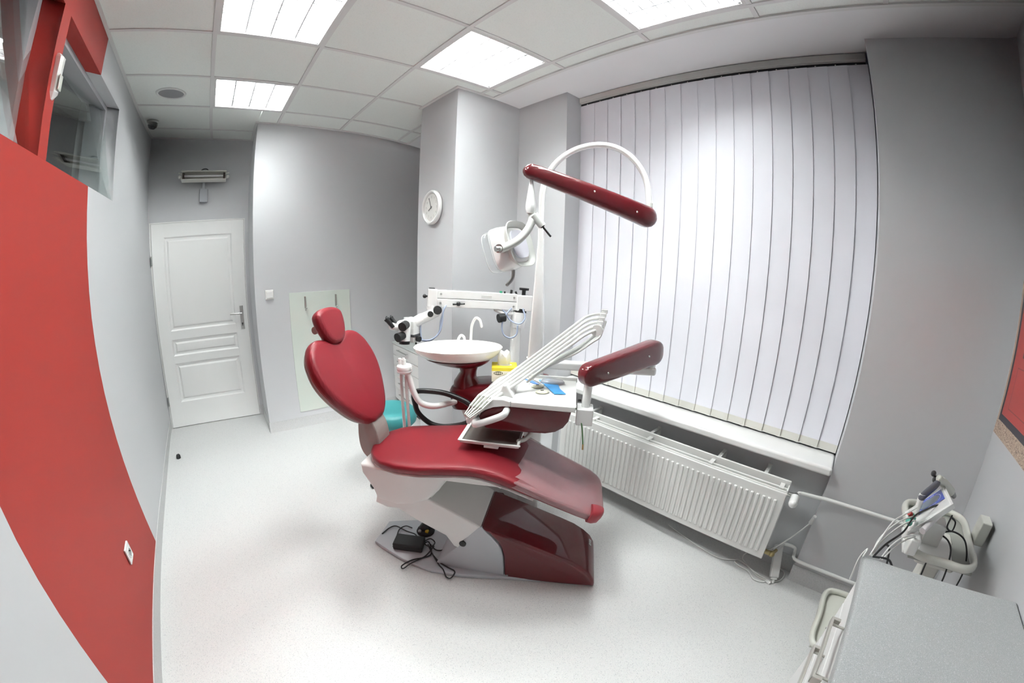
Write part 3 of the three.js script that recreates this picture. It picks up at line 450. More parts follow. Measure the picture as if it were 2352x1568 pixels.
  part(t, 'back_strut', prism([[-1.045, .86], [-1.045, .80], [-1.052, .71], [-1.05, .645], [-1.035, .60], [-1.005, .57], [-.96, .57], [-.935, .62], [-.928, .67], [-.938, .74], [-.965, .80], [-1.0, .86]], -.065, .065, .012, { curve: true, seg: 4 }), greyShell, 'grey strut joining back and seat');
  // headrest
  const H0 = [-1.172, 1.168, .008], hx = [-.342, .94, 0], hn = norm([hx[1], -hx[0], 0]);
  const HR = (g) => orient(g, H0, [0, 0, -1], hx, hn);
  const ho = [[0, .0], [.042, .006], [.075, .035], [.097, .08], [.106, .128], [.098, .166], [.056, .187], [0, .192]];
  part(t, 'headrest', HR(prism([...ho, ...ho.slice(1, -1).reverse().map(([a, b]) => [-a, b])], -.030, .034, .028, { curve: true, seg: 8, crease: .9 })), leather);
  part(t, 'headrest_bracket', [HR(rbox(-.05, .05, -.03, .125, -.048, -.026, .008)), HR(rod([-.07, .10, -.05], [.07, .10, -.05], .02)), HR(rbox(-.035, .035, -.10, .02, -.062, -.04, .008))], greyShell);
  // far-side arm loop
  part(t, 'armrest', tube([[-.862, .838], [-.858, .78], [-.838, .72], [-.772, .668], [-.70, .655], [-.627, .668], [-.56, .69], [-.50, .735], [-.50, .78], [-.545, .82], [-.610, .846], [-.68, .862], [-.76, .864], [-.83, .858]].map(([s, y]) => [s, y, -.262]), .0155, { closed: true, seg: 120, n: 12, tension: .5 }), black, 'black loop armrest');
  part(t, 'armrest_mount', [rod([-.55, .68, -.255], [-.55, .655, -.19], .018)], black);
}
{ // loose electrics on the floor plate
  const P = (s, y, z) => [CO[0] + s * CHX - z * CHZ, y, CO[2] + s * CHZ + z * CHX];
  let t = thing('power_adapter', 'flat black power adapter lying on the grey floor plate', 'power adapter', P(-.81, .022, .075), CT + .12);
  part(t, 'case', rbox(-.085, .085, 0, .045, -.05, .05, .008, 3), blackSoft); part(t, 'seam', rbox(-.0855, .0855, .021, .0225, -.0505, .0505, .0005), black);
  t = thing('foot_control', 'round black foot control with a yellow button under the lift arm', 'foot control', P(-.765, .022, -.075), CT);
  part(t, 'base', lathe([[0, 0], [.052, 0], [.055, .008], [.048, .022], [.03, .03], [0, .03]]), rubber); part(t, 'dome', lathe([[.034, .026], [.036, .04], [.028, .054], [.012, .06], [0, .06]]), black);
  part(t, 'button', rbox(.012, .032, .026, .042, .022, .044, .005), M([.55, .38, .02], .4), 'yellow button'); part(t, 'small_button', rbox(-.032, -.012, .022, .034, .026, .046, .005), M([.4, .4, .4], .4));
  t = thing('adapter_cable', 'tangled black cable looping over the chair floor plate', 'cable', P(-.7, .026, .05), CT);
  const k = (l, r = .0038) => part(t, 'cable', tube(l.map(([s, y, z]) => [s + .7, y - .026, z - .05]), r, { n: 6, seg: l.length * 9 }), cableBlack);
  k([[-1.005, .027, .03], [-.985, .03, -.03], [-.95, .034, -.055], [-.87, .035, -.03], [-.81, .045, -.01], [-.775, .05, .02], [-.74, .06, .03]]);
  k([[-.905, .045, .03], [-.915, .04, -.03], [-.895, .034, -.075], [-.855, .03, -.075]]);
  k([[-.735, .05, .05], [-.70, .06, .02], [-.665, .055, .04], [-.68, .05, .075], [-.72, .05, .06], [-.705, .04, .03], [-.665, .03, .11], [-.70, .027, .15], [-.75, .027, .185], [-.79, .018, .235], [-.775, .018, .255], [-.745, .027, .21], [-.69, .03, .135], [-.665, .045, .06]]);
  k([[-.70, .05, .06], [-.66, .04, .11], [-.60, .028, .175], [-.565, .026, .205], [-.535, .016, .245], [-.51, .014, .245], [-.50, .026, .205], [-.545, .028, .185], [-.60, .03, .16], [-.65, .035, .12]]);
  k([[-.69, .045, .05], [-.65, .03, .07], [-.61, .028, .055], [-.585, .05, .02], [-.565, .1, 0]]);
}
// ------------------------------------------------------------------ unit beside the chair: body, spittoon, pillar, suction arm
{
  const t = thing('dental_unit', 'maroon and white dental unit with oval white spittoon basin and tall tapering white pillar', 'dental unit', CO, CT);
  const Z = -.43;                                                          // middle of the unit, beyond the chair
  part(t, 'foot', [rbox(-.56, -.20, 0, .05, Z - .13, Z + .10, .015, 3)], whiteMatt);
  part(t, 'lower_body', loft([[.05, -.52, -.24, .10], [.35, -.545, -.22, .10], [.62, -.575, -.17, .105], [.78, -.635, -.12, .11], [.835, -.655, -.10, .112]].map(([y, a, b, w]) => { const r = []; for (let j = 0; j < 32; j++) { const f = j / 32 * 2 * PI; r.push([(a + b) / 2 + (b - a) / 2 * sgn(Math.cos(f), .45), y, Z + w * sgn(Math.sin(f), .45)]); } return r.reverse(); }), { crease: .9 }), beigeWhite);
  part(t, 'body', loft([[.775, -.665, -.14, .118, -.10], [.79, -.672, -.13, .122, -.10], [.885, -.682, -.11, .122, .0], [.905, -.672, -.115, .112, .02], [.912, -.655, -.13, .098, .02]].map(([y, a, b, w, tilt]) => { const r = []; for (let j = 0; j < 36; j++) { const f = j / 36 * 2 * PI, x = (a + b) / 2 + (b - a) / 2 * sgn(Math.cos(f), .35); r.push([x, y + (x + .4) * .14, Z + w * sgn(Math.sin(f), .45)]); } return r.reverse(); }), { crease: .7 }), maroon, 'glossy maroon body');
  part(t, 'neck', loft([[.86, .09, .085, -.575], [.90, .075, .078, -.585], [.93, .055, .062, -.585], [.96, .047, .056, -.575], [1.0, .058, .062, -.575]].map(([y, a, b, c]) => { const r = []; for (let j = 0; j < 28; j++) { const f = j / 28 * 2 * PI; r.push([c + a * Math.cos(f), y, Z + .03 - b * Math.sin(f)]); } return r; }), { crease: 1.2 }), maroon);
  const oval = (y, a, b, c, cz = Z + .02) => { const r = []; for (let j = 0; j < 48; j++) { const f = j / 48 * 2 * PI; r.push([c + a * Math.cos(f), y + .045 * (c + a * Math.cos(f) + .645), cz - b * Math.sin(f)]); } return r; };
  part(t, 'bowl_cradle', loft([oval(.985, .05, .06, -.575), oval(.992, .11, .09, -.60), oval(1.012, .165, .125, -.625), oval(1.03, .195, .14, -.64), oval(1.03, .1, .1, -.64)], { crease: .9 }), maroon);
  part(t, 'spittoon_bowl', loft([oval(1.022, .14, .10, -.635), oval(1.035, .205, .14, -.64), oval(1.06, .243, .165, -.645), oval(1.084, .262, .175, -.646), oval(1.096, .264, .177, -.646), oval(1.100, .258, .172, -.646), oval(1.092, .248, .163, -.646), oval(1.06, .20, .13, -.64), oval(1.045, .10, .07, -.64), oval(1.040, .03, .03, -.64)], { capA: true, crease: .9 }), M([.84, .82, .76], .12, { clearcoat: .8, clearcoatRoughness: .05 }), 'white oval ceramic basin');
  part(t, 'bowl_faucet', tube([[-.582, 1.06, -.47], [-.580, 1.16, -.47], [-.575, 1.215, -.47], [-.553, 1.258, -.465], [-.525, 1.250, -.455], [-.513, 1.215, -.45]], .0082, { n: 12 }), whiteGloss);
  part(t, 'cup_filler', tube([[-.655, 1.08, -.45], [-.652, 1.13, -.45], [-.634, 1.156, -.447], [-.614, 1.145, -.443], [-.61, 1.11, -.44]], .0075, { n: 12 }), whiteGloss);
  // pillar: tapering, one straight edge
  part(t, 'pillar', loft([[.02, -.30, -.125, .05], [.40, -.278, -.135, .046], [1.05, -.236, -.145, .038], [1.40, -.219, -.160, .028], [1.715, -.2035, -.1715, .016]].map(([y, a, b, w]) => { const r = []; for (let j = 0; j < 28; j++) { const f = j / 28 * 2 * PI; r.push([(a + b) / 2 + (b - a) / 2 * sgn(Math.cos(f), .6), y, -.392 - w * sgn(Math.sin(f), .6)]); } return r; }), { crease: 1 }), whiteGloss, 'tapering white pillar');
  // suction arm with its holder and hanging hoses
  part(t, 'holder_arm', tube([[-.60, .80, -.36], [-.66, .79, -.30], [-.735, .788, -.235], [-.80, .808, -.215], [-.835, .86, -.21], [-.855, .93, -.205], [-.868, .98, -.20]], .018, { n: 12 }), whiteGloss);
  part(t, 'hose_holder', [lathe([[0, .955], [.038, .958], [.043, .968], [.043, .972], [.04, .974], [.043, .978], [.043, .996], [.036, 1.004], [0, 1.006]], [-.885, .022, -.20], 32)], whiteGloss);
  part(t, 'suction_tip', rod([-.912, 1.02, -.20], [-.910, 1.058, -.20], .010, .009), white); part(t, 'suction_tip', [rod([-.885, 1.025, -.195], [-.885, 1.056, -.195], .013, .012), rod([-.885, 1.056, -.195], [-.885, 1.064, -.195], .007)], white);
  for (const [s, z] of [[-.905, -.20], [-.872, -.195]]) part(t, 'suction_hose', tube([[s, .99, z], [s - .002, .88, z], [s + .001, .70, z], [s + .002, .45, z - .01], [s + .06, .22, z - .04], [s + .22, .16, z - .12], [s + .34, .25, -.36]], .0088, { n: 10, seg: 60 }), hoseWhite);
  for (const [s, c] of [[-.60, [.12, .22, .30]], [-.565, [.05, .20, .22]], [-.53, [.25, .10, .09]]]) part(t, 'bottle', lathe([[0, 0], [.024, 0], [.026, .01], [.026, .13], [.012, .16], [.012, .185], [0, .185]], [s + .02, .05, Z + .03], 20), M(c, .3));
}
{ // tissue box on the unit
  const P = (s, y, z) => [CO[0] + s * CHX - z * CHZ, y, CO[2] + s * CHZ + z * CHX];
  const t = thing('tissue_box', 'yellow and white tissue box with a tissue standing up, on the maroon unit', 'tissue box', P(-.365, .934, -.395), CT + .2);
  const cv = document.createElement('canvas'); cv.width = 512; cv.height = 256; const g = cv.getContext('2d'); g.fillStyle = '#f4f0dc'; g.fillRect(0, 0, 512, 256); g.fillStyle = '#f0dc2a'; g.fillRect(0, 0, 512, 60); g.fillStyle = '#c9d84a'; g.beginPath(); g.ellipse(290, 190, 36, 90, .2, 0, 7); g.fill(); g.fillStyle = '#e8c62c'; g.fillRect(390, 70, 122, 186); g.fillStyle = '#f7f3e6'; g.fillRect(420, 110, 70, 90);
  g.fillStyle = '#5d5a34'; g.beginPath(); g.ellipse(130, 100, 92, 34, 0, 0, 7); g.fill(); g.fillStyle = '#d9d6c2'; for (let i = 0; i < 4; i++) { g.beginPath(); g.ellipse(70 + i * 40, 100, 15, 20, 0, 0, 7); g.fill(); }
  const tx = new THREE.CanvasTexture(cv); tx.colorSpace = THREE.SRGBColorSpace;
  part(t, 'carton', rbox(-.07, .07, 0, .08, -.06, .06, .002), M([.80, .68, .035], .5)); for (const [rot, dz, w] of [[0, .0603, .14], [-PI / 2, .0703, .12], [PI / 2, .0703, .12]]) part(t, 'printed_side', new THREE.PlaneGeometry(w, .08).translate(0, .04, dz).rotateY(rot), M(0xffffff, .45, { map: tx }));
  part(t, 'slot', slab(Array.from({ length: 24 }, (_, i) => [.042 * Math.cos(i / 24 * 2 * PI), .02 * Math.sin(i / 24 * 2 * PI)]), 0.0802, .0814, 0), whiteMatt);
  const rr = [[.078, .030, .012], [.105, .036, .018], [.130, .034, .020], [.150, .028, .018], [.157, .018, .010]].map(([y, a, b], i) => { const r = []; for (let j = 0; j < 30; j++) { const f = j / 30 * 2 * PI, k = 1 + .12 * Math.sin(f * 5 + i); r.push([a * k * Math.cos(f) - .004, y + .012 * Math.sin(f * 2 + 1) * (i > 2 ? 1 : 0), -b * k * Math.sin(f)]); } return r; });
  part(t, 'tissue', loft(rr, { capA: false, crease: .6 }), M([.86, .86, .85], .9));
}
// ------------------------------------------------------------------ operating light on the pillar
// tapering arm: from A (half width wa) to B (half width wb), rounded ends, hanging depth along "up"
function springArm(A, B, wa, wb, ha, hb, up = [0, 1, 0], e = .62) {
  const d = [B[0] - A[0], B[1] - A[1], B[2] - A[2]], L = Math.hypot(...d), ex = norm(d), ez = norm(cross(ex, up)), ey = cross(ez, ex), rings = [], N = 26;
  for (let i = 0; i <= N; i++) {
    const f = i / N, u = .5 - .5 * Math.cos(PI * f), x = -ha + u * (L + ha + hb), k = clamp(x / L, 0, 1), h = ha + (hb - ha) * k, w = wa + (wb - wa) * k;
    const end = x < 0 ? Math.sqrt(Math.max(0, 1 - (x / ha) ** 2)) : x > L ? Math.sqrt(Math.max(0, 1 - ((x - L) / hb) ** 2)) : 1, sw = .55 + .45 * end, r = [];
    for (let j = 0; j < 28; j++) { const a = j / 28 * 2 * PI, y = Math.max(.02, end) * h * sgn(Math.sin(a), e), z = sw * w * sgn(Math.cos(a), e); r.push([A[0] + ex[0] * x + ey[0] * y + ez[0] * z, A[1] + ex[1] * x + ey[1] * y + ez[1] * z, A[2] + ex[2] * x + ey[2] * y + ez[2] * z]); }
    rings.push(r);
  }
  return loft(rings, { crease: 1.1 });
}
const C = (s, y, t) => [s, y, -t];
{
  const t = thing('operating_light', 'dental operating light on a maroon arm hung from a curved white tube', 'operating light', CO, CT);
  part(t, 'arched_tube', tube([[-.188, 1.70, .390], [-.190, 1.80, .390], [-.190, 1.88, .390], [-.187, 1.965, .389], [-.163, 2.055, .387], [-.110, 2.130, .384], [-.031, 2.188, .380], [.068, 2.219, .374], [.165, 2.216, .369], [.248, 2.177, .365], [.312, 2.110, .361], [.352, 2.020, .359], [.366, 1.90, .358]].map((p) => C(...p)), .0158, { n: 14, seg: 90 }), whiteGloss);
  part(t, 'tube_collar', rod(C(.3665, 1.925, .358), C(.3668, 1.905, .358), .0175, .0175, 18), paleGrey);
  part(t, 'spring_arm', springArm(C(-.205, 1.990, .015), C(.352, 1.853, .352), .026, .036, .034, .055), maroon, 'glossy maroon spring arm');
  for (const p of [C(.085, 1.928, .155), C(.30, 1.862, .285)]) part(t, 'arm_screw', ball([p[0] - .012, p[1], p[2] + .034], .005), chrome);
  part(t, 'hanger', loft([[1.965, .006], [1.945, .008], [1.90, .015], [1.845, .0225], [1.825, .023], [1.808, .018]].map(([y, r]) => Array.from({ length: 24 }, (_, j) => { const a = j / 24 * 2 * PI; return [-.203 + r * Math.cos(a), y, -.022 - r * Math.sin(a)]; })), { crease: .8 }), whiteGloss);
  part(t, 'yoke', tube([[-.200, 1.817, .030], [-.195, 1.777, .021], [-.212, 1.732, .007], [-.246, 1.689, -.012], [-.283, 1.663, -.033], [-.312, 1.648, -.050]].map((p) => C(...p)), .0175, { n: 14 }), paleGrey, 'grey curved yoke');
  part(t, 'grip', [rod(C(-.188, 1.80, .017), C(-.150, 1.752, .024), .019, .017, 18)], paleGrey); part(t, 'grip_pin', [rod(C(-.152, 1.754, .024), C(-.112, 1.708, .03), .0045), rod(C(-.156, 1.758, .024), C(-.148, 1.748, .025), .010)], black);
  // head: faces left and down towards the headrest
  const hc = C(-.304, 1.654, .078), f = norm([-.84, -.30, -.42]), up = norm([-.30, .95, -.08]), ez = norm(cross(f, up)), ey = cross(ez, f), O = (g) => orient(g, hc, f, ey, ez);
  const sec = (x, h, w, e = .5) => Array.from({ length: 36 }, (_, j) => { const a = j / 36 * 2 * PI; return [x, h * sgn(Math.sin(a), e), w * sgn(Math.cos(a), e)]; });
  part(t, 'head_shell', O(loft([sec(-.060, .060, .055), sec(-.055, .078, .068), sec(-.04, .090, .076), sec(0, .100, .086), sec(.026, .102, .088), sec(.032, .094, .08)], { crease: .6 })), whiteGloss);
  part(t, 'reflector', O(loft([sec(-.050, .082, .074, .6), sec(-.058, .088, .08, .6), sec(-.074, .104, .092, .6), sec(-.070, .106, .094, .6), sec(-.044, .086, .078, .6)], { crease: .5 })), paleGrey, 'grey rear rim');
  part(t, 'back_plate', O(loft([sec(-.0600, .066, .06, .6), sec(-.066, .064, .058, .6)], { crease: .4 })), M([.68, .68, .76], .15, { clearcoat: 1 }), 'lavender rear panel');
  part(t, 'front_shield', O(loft([sec(.033, .099, .084), sec(.062, .099, .082), sec(.082, .094, .076), sec(.092, .078, .06)], { capA: false, crease: .6 })), clearPlastic, 'clear front shield');
  for (const [x, h, w] of [[.034, .100, .085], [.084, .093, .075]]) part(t, 'shield_rim', O(tube(sec(x, h, w), .0022, { closed: true, seg: 72, n: 5 })), M([.80, .82, .82], .2), 'bright rim of the clear shield');
  part(t, 'lamp_core', O(join([rod([.030, 0, 0], [.06, 0, 0], .016, .012), rbox(.028, .036, -.075, .075, -.06, .06, .004)])), M([.72, .72, .70], .3));
  part(t, 'pivot_screw', [rod(C(-.310, 1.650, -.01), C(-.322, 1.648, -.062), .019), rod(C(-.322, 1.648, -.060), C(-.334, 1.646, -.072), .012)], chrome);
  part(t, 'hand_hook', tube([[-.290, 1.580, .095], [-.282, 1.553, .09], [-.281, 1.53, .086], [-.288, 1.508, .078], [-.304, 1.488, .068]].map((p) => C(...p)), .0085, { n: 10 }), M([.34, .34, .33], .4), 'grey hooked handle under the head');
}
// ------------------------------------------------------------------ delivery unit with its swing arms, tray and instruments
{
  const t = thing('delivery_unit', 'white and maroon instrument delivery unit on swing arms above the leg rest', 'dental delivery unit', CO, CT);
  part(t, 'swing_arm', [rbox(-.24, .475, 1.015, 1.062, -.425, -.365, .014, 3)], whiteGloss, 'white horizontal swing arm'); part(t, 'pivot_post', rod(C(.445, 1.06, .395), C(.445, 1.09, .395), .026, .026, 20), whiteGloss); part(t, 'pivot_ring', rod(C(-.19, 1.01, .392), C(-.19, 1.07, .392), .052, .052, 24), whiteGloss);
  part(t, 'spring_arm', springArm(C(.095, 1.088, .085), C(.445, 1.142, .395), .036, .042, .054, .068, [0, 1, 0], .36), maroon, 'glossy maroon spring arm');
  for (const p of [C(.17, 1.10, .115), C(.395, 1.145, .31)]) part(t, 'arm_screw', ball([p[0] + .012, p[1], p[2] + .028], .005), chrome);
  part(t, 'post', [rod(C(.088, .93, .06), C(.094, 1.06, .08), .021, .021, 20), rbox(.045, .125, .855, .938, -.10, -.015, .006)], whiteGloss); part(t, 'post_knob', rod(C(.062, .97, .045), C(.05, .972, .04), .007), black);
  // worktop shell: curved-over nose at the left, flat tray to the right
  const ZN = .05, ZF = -.33, nose = [[-.466, .866], [-.462, .842], [-.45, .838], [-.43, .860], [-.403, .895], [-.372, .92], [-.335, .937], [-.29, .946], [-.255, .948], [-.255, .974], [-.29, .982], [-.335, .980], [-.37, .968], [-.40, .948], [-.432, .912]];
  part(t, 'nose_shell', prism(nose, ZF, ZN, .006, { seg: 3, crease: .9 }), white, 'white curved nose of the worktop');
  part(t, 'tray', prism([[-.2535, .948], [.038, .945], [.040, .972], [-.2535, .974]], ZF, ZN, .005, { seg: 3 }), white, 'white worktop'); part(t, 'tray_rim', [rbox(-.24, .045, .96, .99, ZF - .012, ZF, .006), rbox(-.24, -.20, .96, .978, ZF, -.20, .004)], white);
  part(t, 'body', prism([[-.405, .880], [-.39, .845], [-.37, .826], [-.30, .822], [-.20, .823], [-.09, .826], [-.045, .838], [-.01, .862], [.012, .895], [.022, .945], [-.25, .948], [-.29, .943], [-.34, .932], [-.38, .910]], ZF + .015, ZN - .008, .008, { seg: 4, crease: .8 }), maroon, 'glossy maroon body under the worktop');
  part(t, 'handle', tube([[-.395, .862, -.015], [-.418, .858, -.045], [-.415, .855, -.07], [-.40, .862, -.083], [-.34, .888, -.083], [-.295, .910, -.083], [-.276, .922, -.075], [-.272, .928, -.045], [-.272, .928, -.02]].map((p) => C(...p)), .0165, { n: 14, tension: .4, seg: 70 }), whiteGloss, 'white grab handle');
  part(t, 'catch_pan', [prism([[-.487, .757], [-.215, .757], [-.205, .768], [-.205, .772], [-.487, .772]], .075, .084, .003), prism([[-.487, .757], [-.205, .757], [-.205, .773], [-.487, .773]], -.125, -.115, .003), box(-.487, -.477, .757, .773, -.12, .08), box(-.215, -.205, .757, .773, -.12, .08), rbox(-.495, -.197, .768, .775, .078, .09, .003), rbox(-.495, -.483, .768, .775, -.13, .09, .003)], white, 'white rim of the pan'); part(t, 'pan_floor', box(-.48, -.212, .755, .760, -.118, .078), brushed, 'dull steel bottom of the pan');
  part(t, 'pan_arm', tube([[-.215, .765, -.02], [-.185, .77, 0], [-.16, .795, .03], [-.145, .83, .05]].map((p) => C(...p)), .011, { n: 10 }), paleGrey); part(t, 'pan_clip', rbox(-.37, -.30, .745, .757, .06, .088, .004), white);
  // five instrument whips rising from the nose to the roller heads, hoses falling back underneath
  const run = (l) => new THREE.CatmullRomCurve3(l.map((q) => V3(...q)), false, 'centripetal');
  const whF = run([[-.333,.976,-.035],[-.292,.998,.015],[-.236,1.030,.070],[-.129,1.105,.140],[.019,1.213,.206],[.077,1.250,.246],[.130,1.267,.281]]), whR = run([[-.411,.974,-.010],[-.324,1.032,.068],[-.247,1.085,.132],[-.131,1.172,.203],[.026,1.298,.270],[.080,1.331,.309],[.158,1.341,.341]]);
  const hs = [[.151,1.256,.277],[.138,1.230,.262],[.100,1.205,.246],[.029,1.157,.212],[-.081,1.100,.171],[-.200,1.018,.118]];
  for (let i = 0; i < 5; i++) {
    const k = i / 4, w = []; for (let n = 0; n <= 9; n++) { const a = whF.getPoint(n / 9), b = whR.getPoint(n / 9); a.lerp(b, k); w.push(C(a.x, a.y, a.z)); }
    const e = w[9], b = w[0];
    part(t, 'whip_arm', tube(w, .0075, { n: 9, seg: 50 }), white);
    part(t, 'whip_roller', [rod([e[0] - .006, e[1] - .004, e[2] + .014], [e[0] - .002, e[1] - .004, e[2] - .008], i ? .018 : .030, i ? .018 : .030, 24), rbox(e[0] - .012, e[0] + .020, e[1] + .002, e[1] + .024, e[2] - .010, e[2] + .008, .004)], whiteGloss);
    part(t, 'hose', tube(hs.map(([s, y, q], n) => C(s + k * .02, y + k * (.045 - n * .006), q + k * .06)), .006, { n: 8, seg: 48 }), hoseWhite);
    const m = [b[0] - .043 + k * .014, b[1] - .035, b[2] + .054], q = [b[0] - .088 + k * .045, b[1] - .062, b[2] + .104 - k * .015];
    part(t, 'handpiece', [rod(b, m, .0075, .0065, 12), rod(m, q, .0035, .0045, 10), ball(q, .006)], i % 2 ? chrome : M([.5, .5, .46], .3, { metalness: .7 }));
  }
  part(t, 'instrument_rest', prism([[-.39, .962], [-.32, .985], [-.30, 1.03], [-.285, 1.03], [-.25, .975]], -.24, .0, .005), white);
}
{ // things lying on the tray, lead hanging from it
  const P = (s, y, q) => [CO[0] + s * CHX + q * CHZ, y, CO[2] + s * CHZ - q * CHX];
  let t = thing('mixing_spatula', 'bright blue plastic spatula lying on the white tray', 'spatula', P(-.085, .975, .215), CT);
  part(t, 'blade', slab([[-.075, -.07], [-.02, -.10], [.02, -.07], [.045, .05], [.075, .115], [.02, .125], [-.015, .05]].map(([x, z]) => [x, z]), 0, .004, .0015), M([.06, .33, .72], .35));
  t = thing('mixing_spatula', 'narrow blue spatula half under the hoses on the tray', 'spatula', P(-.20, .975, .27), CT);
  part(t, 'blade', slab([[-.06, -.02], [-.045, -.03], [.02, .015], [.05, .06], [.03, .055], [-.01, .02]], 0, .004, .0015), M([.08, .22, .62], .35));
  t = thing('face_shield', 'clear grey rounded plastic piece on the far side of the tray', 'plastic piece', P(-.085, .979, .262), CT);
  part(t, 'plate', loft([[0, .064], [.004, .063], [.012, .054], [.015, .03]].map(([y, r]) => Array.from({ length: 24 }, (_, j) => { const a = j / 24 * 2 * PI; return [r * Math.cos(a) * 1.0, y, -r * .62 * Math.sin(a)]; })), { crease: .8 }), M([.52, .53, .55], .2, { transparent: true, opacity: .75, clearcoat: 1 }));
  for (const [s, q, l] of [[-.155, .175, 'crumpled cream packet with a dark mark on the tray'], [-.125, .10, 'smaller cream packet nearer the front edge of the tray']]) {
    t = thing('small_packet', l, 'packet', P(s, .975, q), CT + .3);
    part(t, 'wrapper', loft([[0, .030, .018], [.005, .034, .021], [.010, .028, .016], [.012, .014, .008]].map(([y, a, b], i) => Array.from({ length: 20 }, (_, j) => { const f = j / 20 * 2 * PI; return [a * (1 + .12 * Math.sin(3 * f + i)) * Math.cos(f), y, -b * Math.sin(f)]; })), { crease: .6 }), M([.74, .72, .58], .5)); part(t, 'mark', rbox(-.008, .008, .0115, .014, -.004, .004, .001), darkGrey);
  }
  t = thing('dental_probe', 'thin steel hand instrument lying across the tray', 'dental instrument', P(-.17, .98, .26), CT); part(t, 'shaft', tube([[-.05, 0, -.05], [.02, 0, .03], [.045, .002, .055]], .003), chrome);
  t = thing('green_lead', 'green lead with a brass tip hanging from the delivery unit', 'cable', P(.042, .925, .04), CT);
  part(t, 'lead', tube([[-.01, .025, .02], [.005, 0, 0], [.022, -.03, .012], [.036, -.075, .03], [.044, -.13, .052], [.046, -.15, .06]], .0034, { n: 7 }), M([.06, .17, .05], .4)); part(t, 'tip', rod([.046, -.148, .059], [.047, -.172, .068], .0042), M([.45, .28, .12], .4, { metalness: .6 }));
}
